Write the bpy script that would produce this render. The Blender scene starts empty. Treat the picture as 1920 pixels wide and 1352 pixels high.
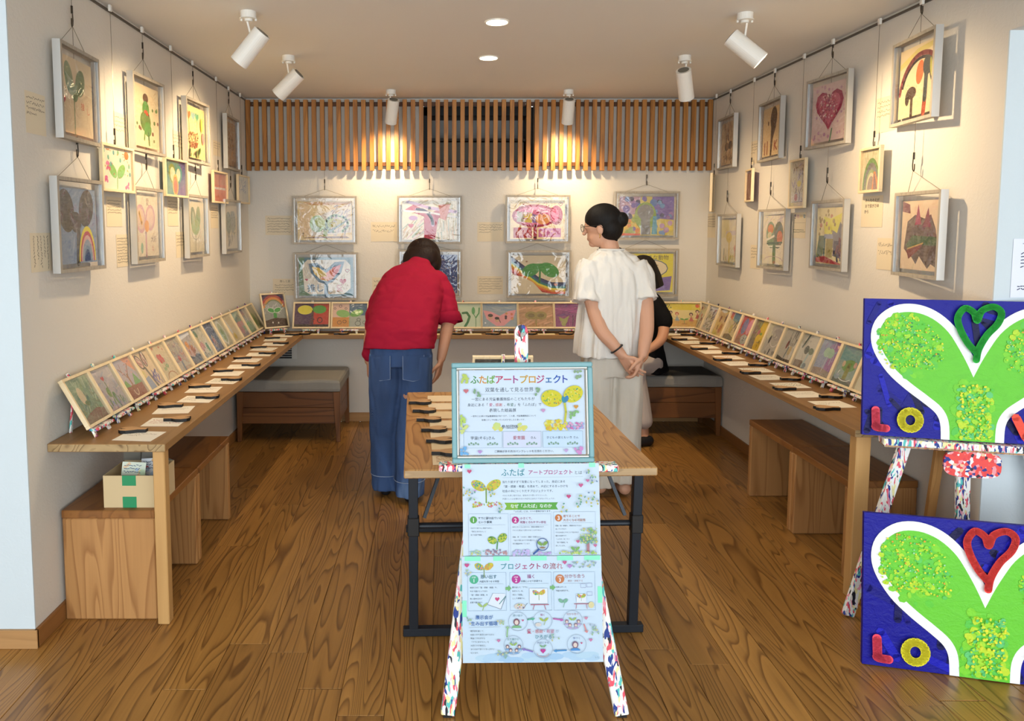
import bpy, bmesh, math, random
from mathutils import Vector, Matrix
S = bpy.context.scene
C = S.collection
# ------------------------------------------------------------------ camera
F = 1350.0
cam = bpy.data.cameras.new('camera')
cam.sensor_fit = 'HORIZONTAL'; cam.sensor_width = 36.0
cam.lens = F / 1920 * 36
cam.shift_x = (960 - 823) / 1920
cam.shift_y = -(676 - 535) / 1920
cam.clip_start = 0.05
co = bpy.data.objects.new('camera', cam); C.objects.link(co)
co.location = (0, 0, 1.535)
co.rotation_euler = (math.pi / 2 - math.atan(110 / 1350), 0, 0)
S.camera = co
# ------------------------------------------------------------------ world: plain daylight through the open shop front behind the camera
W = bpy.data.worlds.new('daylight'); S.world = W
W.use_nodes = True
bgn = W.node_tree.nodes['Background']
bgn.inputs[0].default_value = (0.86, 0.94, 1.0, 1); bgn.inputs[1].default_value = 3.3
S.view_settings.view_transform = 'Standard'; S.view_settings.look = 'None'
S.view_settings.exposure = 0.50; S.view_settings.gamma = 1.0
S.view_settings.use_curve_mapping = False
cy = S.cycles; cy.adaptive_threshold = .04; cy.max_bounces = 5; cy.diffuse_bounces = 3; cy.glossy_bounces = 3; cy.transmission_bounces = 4; cy.transparent_max_bounces = 12
cy.caustics_reflective = False; cy.caustics_refractive = False
WARM = (1.0, 0.73, 0.43)
SPOT_W = 42.0
pl = bpy.data.lights.new('shopfront_portal', 'AREA'); pl.shape = 'RECTANGLE'; pl.size = 8.4; pl.size_y = 2.4
pl.cycles.is_portal = True
po = bpy.data.objects.new('shopfront_portal', pl); C.objects.link(po)
po.location = (0.2, -1.58, 1.25); po.rotation_euler = (math.pi / 2, 0, 0)

WL, WR, WB, HC = -1.475, 2.085, 5.60, 2.51     # inner faces of the room
CZ = 0.72                                       # counter height
# ------------------------------------------------------------------ colour and nodes
def lin(c):
    if isinstance(c, str):
        c = c.lstrip('#')
        if len(c) == 3: c = ''.join(a * 2 for a in c)
        c = [int(c[i:i + 2], 16) / 255 for i in (0, 2, 4)]
    return tuple((x / 12.92 if x <= .04045 else ((x + .055) / 1.055) ** 2.4) for x in c[:3]) + (1.0,)
class N:
    def __init__(s, name, rough=.6, metal=0.0, spec=.5):
        s.m = bpy.data.materials.new(name); s.m.use_nodes = True
        s.t = s.m.node_tree; s.b = s.t.nodes['Principled BSDF']
        s.b.inputs['Roughness'].default_value = rough; s.b.inputs['Metallic'].default_value = metal
        s.b.inputs['Specular IOR Level'].default_value = spec
    def n(s, typ, ins={}, **kw):
        nd = s.t.nodes.new(typ)
        for k, v in kw.items(): setattr(nd, k, v)
        for k, v in ins.items(): s.put(nd.inputs[k], v)
        return nd
    def put(s, sock, v):
        if hasattr(v, 'is_output') or isinstance(v, bpy.types.NodeSocket): s.t.links.new(v, sock)
        else: sock.default_value = v
    def math(s, op, a, b=0.0, c=None):
        nd = s.n('ShaderNodeMath', operation=op); s.put(nd.inputs[0], a); s.put(nd.inputs[1], b)
        if c is not None: s.put(nd.inputs[2], c)
        return nd.outputs[0]
    def mix(s, f, a, b, mode='MIX'):
        nd = s.n('ShaderNodeMix', data_type='RGBA', blend_type=mode)
        s.put(nd.inputs[0], f); s.put(nd.inputs[6], a); s.put(nd.inputs[7], b)
        return nd.outputs[2]
    def ramp(s, f, stops, interp='LINEAR'):
        nd = s.n('ShaderNodeValToRGB'); r = nd.color_ramp; r.interpolation = interp
        while len(r.elements) < len(stops): r.elements.new(0.5)
        for e, (p, c) in zip(r.elements, stops): e.position = p; e.color = c
        s.put(nd.inputs[0], f); return nd.outputs[0]
    def coord(s, scale=(1, 1, 1), rnd=True, out='Object'):
        tc = s.n('ShaderNodeTexCoord').outputs[out]
        v = s.n('ShaderNodeVectorMath', {0: tc, 1: scale}, operation='MULTIPLY').outputs[0]
        if rnd:
            r = s.n('ShaderNodeObjectInfo').outputs['Random']
            v = s.n('ShaderNodeVectorMath', {0: v, 1: s.n('ShaderNodeCombineXYZ', {0: s.math('MULTIPLY', r, 61.0), 1: s.math('MULTIPLY', r, 37.0), 2: s.math('MULTIPLY', r, 83.0)}).outputs[0]}, operation='ADD').outputs[0]
        return v
    def noise(s, v, scale, detail=2.0, dist=0.0, rough=.5):
        return s.n('ShaderNodeTexNoise', {'Vector': v, 'Scale': scale, 'Detail': detail, 'Distortion': dist, 'Roughness': rough}).outputs['Fac']
    def bump(s, h, strength, dist=.002):
        nd = s.n('ShaderNodeBump', {'Height': h, 'Strength': strength, 'Distance': dist})
        s.t.links.new(nd.outputs[0], s.b.inputs['Normal']); return nd.outputs[0]
    def base(s, c): s.put(s.b.inputs['Base Color'], c); return s
def plain(name, col, rough=.6, metal=0.0, spec=.5):
    return N(name, rough, metal, spec).base(lin(col)).m
def plaster(name, col, bump=.25, var=.05):
    k = N(name, .85, 0, .2); v = k.coord(rnd=False)
    a = k.noise(v, 1.6, 3)
    c = lin(col); d = tuple(x * (1 - var * 2) for x in c[:3]) + (1,)
    k.base(k.mix(a, d, c))
    n2 = k.math('ADD', k.noise(v, 38, 4, 1.5), k.math('MULTIPLY', k.noise(v, 9, 3, .6), .8))
    k.bump(n2, bump, .004); return k.m
def wood(name, light, dark, axis='Y', rings=9.0, scale=4.0, stretch=.10, rough=.5, line=.75, var=.18, fibre=.25, spec=.4):
    k = N(name, rough, 0, spec)
    sc = [1.0, 1.0, 1.0]; sc['XYZ'.index(axis)] = stretch
    v = k.coord(tuple(sc))
    n = k.noise(v, scale, 2.0, .35)
    r = k.math('FRACT', k.math('MULTIPLY', n, rings))
    g = k.ramp(r, [(0, (0, 0, 0, 1)), (.62, (.25,) * 3 + (1,)), (.9, (1, 1, 1, 1)), (1, (.1,) * 3 + (1,))])
    sf = [1.0, 1.0, 1.0]; sf['XYZ'.index(axis)] = .03
    fb = k.noise(k.coord(tuple(sf)), 160, 2)
    L, D = lin(light), lin(dark)
    c = k.mix(k.math('MULTIPLY', g, line), L, D)
    c = k.mix(k.math('MULTIPLY', k.math('SUBTRACT', fb, .3), fibre), c, D)
    rnd = k.n('ShaderNodeObjectInfo').outputs['Random']
    big = k.noise(k.coord(tuple(sc)), 1.3, 2)
    f = k.math('ADD', k.math('MULTIPLY', rnd, var), k.math('MULTIPLY', big, var))
    c = k.mix(f, c, D, 'MULTIPLY')
    k.base(c)
    k.bump(g, .12, .001)
    return k.m
M = {}
M['wall'] = plaster('wall_plaster', 'E0DACF', .35)
M['pillar'] = plaster('pillar_plaster', 'D0DADE', .2, .02)
M['ceil'] = plaster('ceiling_paint', 'E6E3DC', .05, .02)
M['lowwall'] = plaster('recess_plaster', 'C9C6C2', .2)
M['floor'] = wood('floor_cedar', 'C08C48', '583012', 'Y', 27, 5.0, .09, .30, .70, .28, .32, .5)
M['counter'] = wood('counter_wood_y', 'A9804F', '7A5228', 'Y', 7, 5, .08, .45, .35, .2)
M['counterx'] = wood('counter_wood_x', 'A9804F', '7A5228', 'X', 7, 5, .08, .45, .35, .2)
M['endgrain'] = wood('counter_end_grain', 'B79A6C', '5F4220', 'X', 22, 6, .8, .6, .8, .1)
M['post'] = wood('post_wood', 'D0A468', 'A5763E', 'Z', 6, 9, .05, .5, .3, .12)
M['stool'] = wood('stool_wood_z', 'C29059', '7E4B22', 'Z', 17, 5, .10, .42, .55, .12)
M['stooly'] = wood('stool_wood_y', '9F6A35', '5F3413', 'Y', 8, 6, .12, .4, .5, .15)
M['bench'] = wood('bench_walnut', '8C5A30', '3B1D0B', 'X', 7, 6, .12, .45, .6, .2)
M['benchz'] = wood('bench_walnut_z', '8C5A30', '3B1D0B', 'Z', 7, 6, .12, .45, .4, .15)
M['base'] = wood('baseboard_wood_y', '9E6C3A', '5E3616', 'Y', 6, 8, .06, .5, .3)
M['basex'] = wood('baseboard_wood_x', 'C79B66', '95683A', 'X', 6, 8, .06, .5, .3)
M['slat'] = wood('slat_cedar', 'C98C46', '7A4619', 'Z', 5, 14, .05, .4, .5, .2)
M['slatdk'] = wood('slat_rail_wood', '6A3F1C', '3C200C', 'X', 5, 9, .05, .5, .4)
M['pine'] = wood('pine_frame', 'EEDCB6', 'D6B787', 'Y', 5, 20, .2, .5, .3, .1)
M['table'] = wood('table_ash', 'CB9C62', '84562A', 'Y', 24, 4.2, .14, .4, .7, .08)
M['tabedge'] = wood('table_bark_edge', 'C8AA82', '8E7250', 'X', 7, 8, .2, .6, .4, .1)
M['rawwood'] = wood('raw_wood', 'C79558', '94642F', 'Z', 6, 9, .06, .55, .35)
M['grey'] = wood('grey_frame_wood', 'B4AC9E', '857D70', 'Y', 6, 16, .2, .55, .4, .1)
M['alu'] = plain('frame_side_metal', 'D3D4D2', .35, .6)
M['white'] = plain('white_enamel', 'E8E4DA', .4)
M['steel'] = plain('wire_steel', '8A8276', .35, .9)
M['clasp'] = plain('dark_clasp', '4A443C', .35, .9)
M['thread'] = plain('clear_thread', '857B68', .5)
M['blackm'] = plain('black_steel', '20262E', .4, .3)
M['black'] = plain('black_paint', '0D0C0C', .5)
M['wtop'] = wood('paperweight_wood', 'D2A878', 'A77A49', 'X', 6, 26, .2, .55, .4, .1)
M['railm'] = plain('rail_bronze', '6E665B', .4, .7)
M['rubber'] = plain('rubber', '151515', .7)
M['acdark'] = plain('air_conditioner_dark', '191714', .5)
M['acgrey'] = plain('air_conditioner_panel', '6E695D', .5)
M['card'] = plain('cardboard', 'CDB58A', .8)
M['tape'] = plain('green_tape', '1F8A57', .5)
M['minttape'] = plain('mint_tape', '7FDDB8', .35)
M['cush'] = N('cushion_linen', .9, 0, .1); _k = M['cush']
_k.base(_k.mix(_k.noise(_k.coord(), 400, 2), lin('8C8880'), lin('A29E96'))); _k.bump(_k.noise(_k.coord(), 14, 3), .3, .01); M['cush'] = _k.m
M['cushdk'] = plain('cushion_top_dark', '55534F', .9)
k = N('lamp_lens', .3); k.b.inputs['Emission Color'].default_value = (1, .85, .6, 1); k.b.inputs['Emission Strength'].default_value = 14; k.base(lin('FFE9C0')); M['lens'] = k.m
# paint: colour comes from the drawing itself, with brush grain
k = N('paint', .55, 0, .3)
at = k.n('ShaderNodeGamma', {0: k.n('ShaderNodeAttribute', attribute_name='Col').outputs['Color'], 1: .84}).outputs[0]
br = k.noise(k.coord((1, 2.6, 1)), 46, 3, .8)
k.base(k.mix(k.math('MULTIPLY', k.math('SUBTRACT', br, .42), .6), at, k.mix(.55, at, lin('FFF6E8'))))
k.bump(br, .15, .0008); M['paint'] = k.m
k = N('thick_paint', .5, 0, .3)
at = k.n('ShaderNodeAttribute', attribute_name='Col').outputs['Color']
br = k.noise(k.coord((1, 1.4, 1)), 17, 5, 1.6); b2 = k.noise(k.coord((1, 1, 1)), 60, 3, 2)
k.base(k.mix(k.math('MULTIPLY', k.math('SUBTRACT', br, .5), .5), at, k.mix(.5, at, lin('101830'))))
k.bump(k.math('ADD', br, k.math('MULTIPLY', b2, .4)), .7, .004); M['impasto'] = k.m
k = N('printed_paper', .6, 0, .25)
k.base(k.n('ShaderNodeAttribute', attribute_name='Col').outputs['Color']); M['print'] = k.m
k = N('printed_poster', .6, 0, .2)
k.base(k.mix(1.0, k.n('ShaderNodeAttribute', attribute_name='Col').outputs['Color'], (.68, .73, .78, 1), 'MULTIPLY')); M['print2'] = k.m
# splattered paint of the easels
k = N('splattered_paint', .45, 0, .4)
v = k.coord((1, 1, .3)); dv = k.n('ShaderNodeTexNoise', {'Vector': v, 'Scale': 30.0, 'Detail': 3.0}).outputs['Color']
vv = k.n('ShaderNodeVectorMath', {0: v, 1: k.n('ShaderNodeVectorMath', {0: dv, 1: (.05, .05, .05)}, operation='MULTIPLY').outputs[0]}, operation='ADD').outputs[0]
vo = k.n('ShaderNodeTexVoronoi', {'Vector': vv, 'Scale': 135.0}).outputs['Color']
sx = k.n('ShaderNodeSeparateColor', {0: vo}).outputs[0]
k.base(k.ramp(sx, [(0, lin('F2F2EE')), (.24, lin('E85A6A')), (.36, lin('F6F4EE')), (.5, lin('27408F')), (.6, lin('F2EEE4')), (.72, lin('5FC3BE')), (.8, lin('F3E9A8')), (.88, lin('23232E')), (.93, lin('F4A6B8'))], 'CONSTANT'))
k.bump(sx, .4, .002); M['splat'] = k.m
# clear film in the frames: transparent with a mirror sheen
def film(name, wav, tint=.97, gain=1.0):
    k = N(name); t = k.t
    v = k.coord((1, 1, 1))
    bn = k.n('ShaderNodeBump', {'Height': k.noise(v, 9, 2, 1.2), 'Strength': wav, 'Distance': .02})
    fc = k.n('ShaderNodeLayerWeight', {'Blend': .5, 'Normal': bn.outputs[0]}).outputs['Facing']
    fr = k.math('MULTIPLY_ADD', k.math('POWER', fc, 5.0), .85 * gain, .045 * gain)
    gl = k.n('ShaderNodeBsdfGlossy', {'Color': (1, 1, 1, 1), 'Roughness': .03, 'Normal': bn.outputs[0]})
    tr = k.n('ShaderNodeBsdfTransparent', {'Color': (tint, tint, tint, 1)})
    mx = k.n('ShaderNodeMixShader', {0: fr, 1: tr.outputs[0], 2: gl.outputs[0]})
    t.links.new(mx.outputs[0], t.nodes['Material Output'].inputs[0]); return k.m
M['film'] = film('clear_film', .22); M['pane'] = film('clear_pane', .08)
M['glasslens'] = film('spectacle_glass', 0.0)
# ------------------------------------------------------------------ mesh builder
class MB:
    def __init__(s): s.v = []; s.f = []; s.c = []; s.mi = []
    def add(s, vs, fs, col=None, mi=0):
        o = len(s.v); s.v += [tuple(p) for p in vs]
        for f in fs: s.f.append([i + o for i in f]); s.c.append(col); s.mi.append(mi)
        return s
    def box(s, a, b, mi=0, col=None):
        x0, y0, z0 = a; x1, y1, z1 = b
        return s.add([(x0, y0, z0), (x1, y0, z0), (x1, y1, z0), (x0, y1, z0), (x0, y0, z1), (x1, y0, z1), (x1, y1, z1), (x0, y1, z1)],
                     [(3, 2, 1, 0), (4, 5, 6, 7), (0, 1, 5, 4), (1, 2, 6, 5), (2, 3, 7, 6), (3, 0, 4, 7)], col, mi)
    def bar(s, p, q, w, d, up=(0, 0, 1), mi=0, w2=None, d2=None):
        p = Vector(p); q = Vector(q); t = (q - p).normalized(); u = Vector(up)
        a = t.cross(u)
        if a.length < 1e-4: a = t.cross(Vector((0, 1, 0)))
        a.normalize(); b = a.cross(t); w2 = w2 or w; d2 = d2 or d
        vs = [c + a * (sx * ww / 2) + b * (sy * dd / 2) for c, ww, dd in ((p, w, d), (q, w2, d2)) for sx, sy in ((-1, -1), (1, -1), (1, 1), (-1, 1))]
        return s.add(vs, [(0, 1, 2, 3), (7, 6, 5, 4), (4, 5, 1, 0), (5, 6, 2, 1), (6, 7, 3, 2), (7, 4, 0, 3)], None, mi)
    def tube(s, pts, r, n=8, mi=0, caps=True, col=None):
        pts = [Vector(p) for p in pts]; rs = r if isinstance(r, (list, tuple)) else [r] * len(pts)
        rings = []; prev = None
        for i, p in enumerate(pts):
            t = (pts[min(i + 1, len(pts) - 1)] - pts[max(i - 1, 0)]).normalized()
            a = prev - t * prev.dot(t) if prev is not None else t.orthogonal()
            if a.length < 1e-5: a = t.orthogonal()
            a.normalize(); prev = a; b = t.cross(a)
            rings.append([p + (a * math.cos(2 * math.pi * j / n) + b * math.sin(2 * math.pi * j / n)) * rs[i] for j in range(n)])
        return s.rings(rings, mi, caps, col)
    def rings(s, rings, mi=0, caps=True, col=None):
        n = len(rings[0]); vs = [p for r in rings for p in r]; fs = []
        for i in range(len(rings) - 1):
            for j in range(n):
                k = (j + 1) % n; fs.append((i * n + j, i * n + k, (i + 1) * n + k, (i + 1) * n + j))
        if caps: fs.append(tuple(range(n - 1, -1, -1))); fs.append(tuple((len(rings) - 1) * n + j for j in range(n)))
        return s.add(vs, fs, col, mi)
    def prism(s, poly, z0, z1, mi=0, mtop=None, col=None):
        n = len(poly); vs = [(x, y, z0) for x, y in poly] + [(x, y, z1) for x, y in poly]
        s.add(vs, [tuple(range(n - 1, -1, -1))] + [(i, (i + 1) % n, n + (i + 1) % n, n + i) for i in range(n)], col, mi)
        return s.add(vs, [tuple(range(n, 2 * n))], col, mi if mtop is None else mtop)
    def sphere(s, c, r, n=12, m=8, mi=0):
        rr = r if isinstance(r, (tuple, list)) else (r, r, r); rings = []
        for i in range(m + 1):
            a = -math.pi / 2 + math.pi * (i + (.04 if i == 0 else -.04 if i == m else 0)) / m
            rings.append([(c[0] + rr[0] * math.cos(a) * math.cos(2 * math.pi * j / n), c[1] + rr[1] * math.cos(a) * math.sin(2 * math.pi * j / n), c[2] + rr[2] * math.sin(a)) for j in range(n)])
        return s.rings(rings, mi)
    def mesh(s, name, mats, bevel=0, smooth=False):
        me = bpy.data.meshes.new(name); me.from_pydata(s.v, [], s.f)
        mats = mats if isinstance(mats, (list, tuple)) else [mats]
        for m in mats: me.materials.append(M[m] if isinstance(m, str) else m)
        if any(s.mi): me.polygons.foreach_set('material_index', s.mi)
        if any(c is not None for c in s.c):
            ca = me.color_attributes.new('Col', 'FLOAT_COLOR', 'CORNER'); buf = []
            for f, c in zip(s.f, s.c): buf += list(c or (1, 1, 1, 1)) * len(f)
            ca.data.foreach_set('color', buf)
        if bevel:
            bm = bmesh.new(); bm.from_mesh(me)
            bmesh.ops.bevel(bm, geom=bm.edges[:], offset=bevel, segments=1, affect='EDGES', clamp_overlap=True)
            bm.to_mesh(me); bm.free()
        if smooth: me.polygons.foreach_set('use_smooth', [True] * len(me.polygons))
        me.update(); return me
def obj(name, me, parent=None, loc=(0, 0, 0), rot=(0, 0, 0), mat=None):
    o = bpy.data.objects.new(name, me); C.objects.link(o)
    if mat is not None: o.matrix_world = mat
    else: o.location = loc; o.rotation_euler = rot
    if parent is not None: o.parent = parent
    return o
def tag(o, label=None, cat=None, group=None, kind=None):
    if label: o['label'] = label
    if cat: o['category'] = cat
    if group: o['group'] = group
    if kind: o['kind'] = kind
    return o
def thing(name, label, cat, loc=(0, 0, 0), rot=(0, 0, 0), group=None, mat=None):
    return tag(obj(name, None, None, loc, rot, mat), label, cat, group)
def struct(name, mb, mat, **kw): return tag(obj(name, mb.mesh(name, mat, **kw)), kind='structure')
def basis(o, right, normal):
    r = Vector(right).normalized(); n = Vector(normal).normalized(); u = n.cross(r).normalized(); r = u.cross(n)
    return Matrix(((r.x, u.x, n.x, o[0]), (r.y, u.y, n.y, o[1]), (r.z, u.z, n.z, o[2]), (0, 0, 0, 1)))
# ------------------------------------------------------------------ drawing kit: flat paint shapes laid on a sheet, x to the right, y up, z towards the viewer
_tc = bpy.data.curves.new('lettering', 'FONT'); _to = bpy.data.objects.new('lettering', _tc); C.objects.link(_to)
_cache = {}
def glyphs(txt, res=2, bold=0.0):
    if (txt, res, bold) not in _cache:
        _tc.body = txt; _tc.resolution_u = res; _tc.offset = bold; _tc.size = 1.0
        bpy.context.view_layer.update()
        dg = bpy.context.evaluated_depsgraph_get()
        me = bpy.data.meshes.new_from_object(_to.evaluated_get(dg))
        vs = [v.co.copy() for v in me.vertices]; fs = [tuple(p.vertices) for p in me.polygons]
        bpy.data.meshes.remove(me)
        xs = [v.x for v in vs] or [0]
        _cache[(txt, res, bold)] = (vs, fs, min(xs), max(xs))
    return _cache[(txt, res, bold)]
class Art:
    DZ = .00003
    def __init__(s, w, h, bg, thick=.0012, clip=True):
        s.w, s.h, s.m, s.z, s.clip = w, h, MB(), thick, clip
        s.m.box((-w / 2, 0, 0), (w / 2, h, thick), 0, lin(bg)); s.r = random.Random(len(_cache) + int(w * 991) + sum(map(ord, bg)))
    def P(s, x, y):
        if s.clip: x = min(1, max(0, x)); y = min(1, max(0, y))
        return ((x - .5) * s.w, y * s.h, s.z)
    def poly(s, pts, col):
        s.z += s.DZ; s.m.add([s.P(*p) for p in pts], [tuple(range(len(pts)))], lin(col)); return s
    p = poly
    def e(s, cx, cy, rx, ry, col, rot=0, n=18, a0=0, a1=360):
        pts = []; k = s.w / s.h; cr, sr = math.cos(math.radians(rot)), math.sin(math.radians(rot))
        for i in range(n):
            a = math.radians(a0 + (a1 - a0) * i / (n if a1 - a0 >= 360 else n - 1)); x = rx * k * math.cos(a); y = ry * math.sin(a)
            pts.append((cx + (x * cr - y * sr) / k, cy + x * sr + y * cr))
        return s.poly(pts, col)
    def l(s, pts, wd, col, closed=False, sm=0):
        if sm:
            o_ = []; m_ = len(pts); V = [Vector(p) for p in pts]
            for i in range(m_ - 1):
                p0, p1, p2, p3 = V[max(0, i - 1)], V[i], V[i + 1], V[min(m_ - 1, i + 2)]
                for j in range(sm):
                    t = j / sm; o_.append(tuple(.5 * (2 * p1 + (p2 - p0) * t + (2 * p0 - 5 * p1 + 4 * p2 - p3) * t * t + (3 * p1 - p0 - 3 * p2 + p3) * t ** 3)))
            pts = o_ + [pts[-1]]
        s.z += s.DZ; c = lin(col); q = [Vector(s.P(*p)) for p in pts]; wd = wd * s.h / 2
        if closed: q.append(q[0])
        for a, b in zip(q, q[1:]):
            d = b - a
            if d.length < 1e-6: continue
            d.normalize(); nn = Vector((-d.y, d.x, 0)) * wd
            s.m.add([a - nn, b - nn, b + nn, a + nn], [(0, 1, 2, 3)], c)
        K_ = 14 if sm else 6
        for a in q:
            s.m.add([a + Vector((math.cos(i * 2 * math.pi / K_), math.sin(i * 2 * math.pi / K_), 0)) * wd for i in range(K_)], [tuple(range(K_))], c)
        return s
    def arc(s, cx, cy, rx, ry, wd, col, a0=0, a1=180, n=14):
        return s.l([(cx + rx * math.cos(math.radians(a0 + (a1 - a0) * i / n)), cy + ry * math.sin(math.radians(a0 + (a1 - a0) * i / n))) for i in range(n + 1)], wd, col)
    def hp(s, cx, cy, z, n=20):
        k = s.h / s.w; pts = []
        for i in range(n):
            t = 2 * math.pi * i / n
            pts.append((cx + 16 * math.sin(t) ** 3 / 32 * z * k, cy + (13 * math.cos(t) - 5 * math.cos(2 * t) - 2 * math.cos(3 * t) - math.cos(4 * t)) / 32 * z))
        return pts
    def heart(s, cx, cy, z, col): return s.poly(s.hp(cx, cy, z), col)
    def hl(s, cx, cy, z, wd, col): return s.l(s.hp(cx, cy, z), wd, col, True)
    def sprout(s, cx, cy, w, h, col, stem=None, foot=0.0, sw=.03, lean=38, out=None):
        if stem: s.l([(cx, foot), (cx + .01, cy)], sw, stem)
        for sg in (-1, 1):
            if out: s.e(cx + sg * w * .55, cy + h * .4, w * .7, h * .42, out, sg * lean)
            s.e(cx + sg * w * .55, cy + h * .4, w * .62, h * .32, col, sg * lean)
        return s
    def t(s, txt, cx, cy, size, col, res=2, bold=0.0, left=False, rot=0.0):
        s.z += s.DZ; vs, fs, x0, x1 = glyphs(txt, res, bold); sz = size * s.h
        o = Vector(s.P(cx, cy)); off = 0 if left else (x0 + x1) / 2; R = Matrix.Rotation(rot, 3, 'Z')
        s.m.add([o + R @ Vector(((v.x - off) * sz, (v.y - .36) * sz, 0)) for v in vs], fs, lin(col)); return s
    def dots(s, n, b, r0, r1, cols, seed=1, k=7):
        R = random.Random(seed)
        for _ in range(n):
            r = R.uniform(r0, r1); s.z += s.DZ * .1
            s.e(R.uniform(b[0], b[2]), R.uniform(b[1], b[3]), r * s.h / s.w, r, R.choice(cols), 0, k)
        return s
    def dabs(s, n, b, ln, wd, cols, ang=90, jit=30, seed=1):
        R = random.Random(seed); k = s.h / s.w; m_ = wd * .6; b = (max(b[0], m_ * k), max(b[1], m_), min(b[2], 1 - m_ * k), min(b[3], 1 - m_))
        for _ in range(n):
            x, y = R.uniform(b[0], b[2]), R.uniform(b[1], b[3]); a = math.radians(ang + R.uniform(-jit, jit)); q = R.uniform(.5, 1) * ln / 2
            cl = lambda u, w_: min(1 - w_, max(w_, u)); s.l([(cl(x - math.cos(a) * q * k, m_ * k), cl(y - math.sin(a) * q, m_)), (cl(x + math.cos(a) * q * k, m_ * k), cl(y + math.sin(a) * q, m_))], wd * R.uniform(.6, 1.2), R.choice(cols))
            s.z -= s.DZ * .85
        s.z += s.DZ; return s
    def scrib(s, n, b, wd, col, seed=1, vert=False):
        R = random.Random(seed); k = s.h / s.w
        for i in range(n):
            if vert:
                x = b[2] - (b[2] - b[0]) * (i + .5) / n; a, z = b[3], b[1] + (b[3] - b[1]) * R.choice((0, 0, .3))
            else:
                y = b[3] - (b[3] - b[1]) * (i + .5) / n; a, z = b[0], b[2] - (b[2] - b[0]) * R.choice((0, 0, .15, .5) if i == n - 1 else (0, 0, .08))
            q = a; st = 1.7 * wd; hh = (b[3] - b[1]) / n * .28
            while (q > z if vert else q < z):
                d = R.uniform(.6, 1.6) * st
                if vert: s.l([(x + R.uniform(-1, 1) * wd * k, q), (x + R.uniform(-1, 1) * wd * 2 * k, q - d)], wd, col); q -= d * 1.7
                else: s.l([(q, y + R.uniform(-hh, hh)), (q + d * k, y + R.uniform(-hh, hh))], wd, col); q += d * k * 1.5
                s.z -= s.DZ * .95
        s.z += s.DZ; return s
    def mesh(s, name, mat='paint'): return s.m.mesh(name, mat)
# ================================================================== the setting
rng = random.Random(7)
fl = struct('floor', MB().box((-4, -1.6, -.06), (4.5, .6, 0)).box((-4, .6, -.06), (4.5, WB, -.006)), 'floor')
_pm = {}
PWD = .15
for i in range(-16, 21):
    x = .052 + i * PWD
    y = .6 - rng.uniform(0, .9)
    while y < WB:
        ln = rng.choice((1.6, 1.8, 2.0, 2.2)); y0, y1 = max(.6, y), min(WB, y + ln)
        y += ln
        if y1 - y0 < .05 or (x < WL - .2 and y0 > 2.5) or (x > WR + .2 and y0 > 2.7): continue
        key = round(y1 - y0, 2)
        if key not in _pm: _pm[key] = MB().box((-PWD / 2 + .0009, -key / 2 + .0008, -.006), (PWD / 2 - .0009, key / 2 - .0008, 0)).mesh('plank', 'floor', bevel=.0012)
        obj('plank', _pm[key], fl, (x, (y0 + y1) / 2, rng.uniform(-.0006, 0)))
ce = struct('ceiling', MB().box((-4, -1.6, HC), (4.5, WB + .4, HC + .1)), 'ceil')
struct('wall_left', MB().box((WL - .13, 2.526, 0), (WL, WB, HC)), 'wall')
struct('wall_front_left', MB().box((-4, 2.52, 0), (WL, 2.526, HC)), 'pillar')
struct('wall_right', MB().box((WR, 2.70, 0), (WR + .16, WB, HC)), 'wall')
struct('trim_2', MB().box((WR, -1.6, 2.25), (WR + .16, 2.70, HC)), 'wall')
struct('wall_front_right', MB().box((WR, 2.694, 0), (4.5, 2.70, 2.25)), 'pillar')
struct('wall_hall_left', MB().box((-4.1, -1.6, 0), (-4, 2.6, HC)), 'pillar')
struct('wall_hall_right', MB().box((4.5, -1.6, 0), (4.6, 2.72, HC)), 'pillar')
AX0, AX1, AZ0, AZ1 = -.134, .733, 1.99, 2.47
bk = MB().box((WL - .13, WB, 0), (AX0, WB + .1, HC)).box((AX1, WB, 0), (WR + .16, WB + .1, HC)).box((AX0, WB, 0), (AX1, WB + .1, AZ0)).box((AX0, WB, AZ1), (AX1, WB + .1, HC))
struct('wall_back', bk, 'wall')
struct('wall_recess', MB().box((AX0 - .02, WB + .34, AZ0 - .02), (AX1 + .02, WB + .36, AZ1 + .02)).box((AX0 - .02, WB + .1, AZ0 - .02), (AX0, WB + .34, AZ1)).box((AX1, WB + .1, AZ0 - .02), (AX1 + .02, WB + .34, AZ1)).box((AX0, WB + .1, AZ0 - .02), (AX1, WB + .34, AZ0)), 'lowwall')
struct('trim_1', MB().box((-4, -1.6, 2.42), (4.5, -1.54, HC)).box((-2.05, -1.6, 0), (-1.99, -1.54, 2.42)).box((.1, -1.6, 0), (.16, -1.54, 2.42)).box((2.25, -1.6, 0), (2.31, -1.54, 2.42)).box((-4, -1.6, 2.0), (4.5, -1.56, 2.04)), 'blackm')
struct('baseboard_left', MB().box((WL, 2.512, 0), (WL + .012, WB, .07)), 'base', bevel=.001)
struct('baseboard_front_left', MB().box((-4, 2.508, 0), (WL + .012, 2.52, .07)), 'basex', bevel=.001)
struct('baseboard_right', MB().box((WR - .012, 2.70, 0), (WR, WB, .07)), 'base', bevel=.001)
struct('baseboard_front_right', MB().box((WR - .012, 2.682, 0), (4.5, 2.694, .07)), 'basex', bevel=.001)
struct('baseboard_back', MB().box((WL, WB - .012, 0), (WR, WB, .07)), 'basex', bevel=.001)
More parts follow.
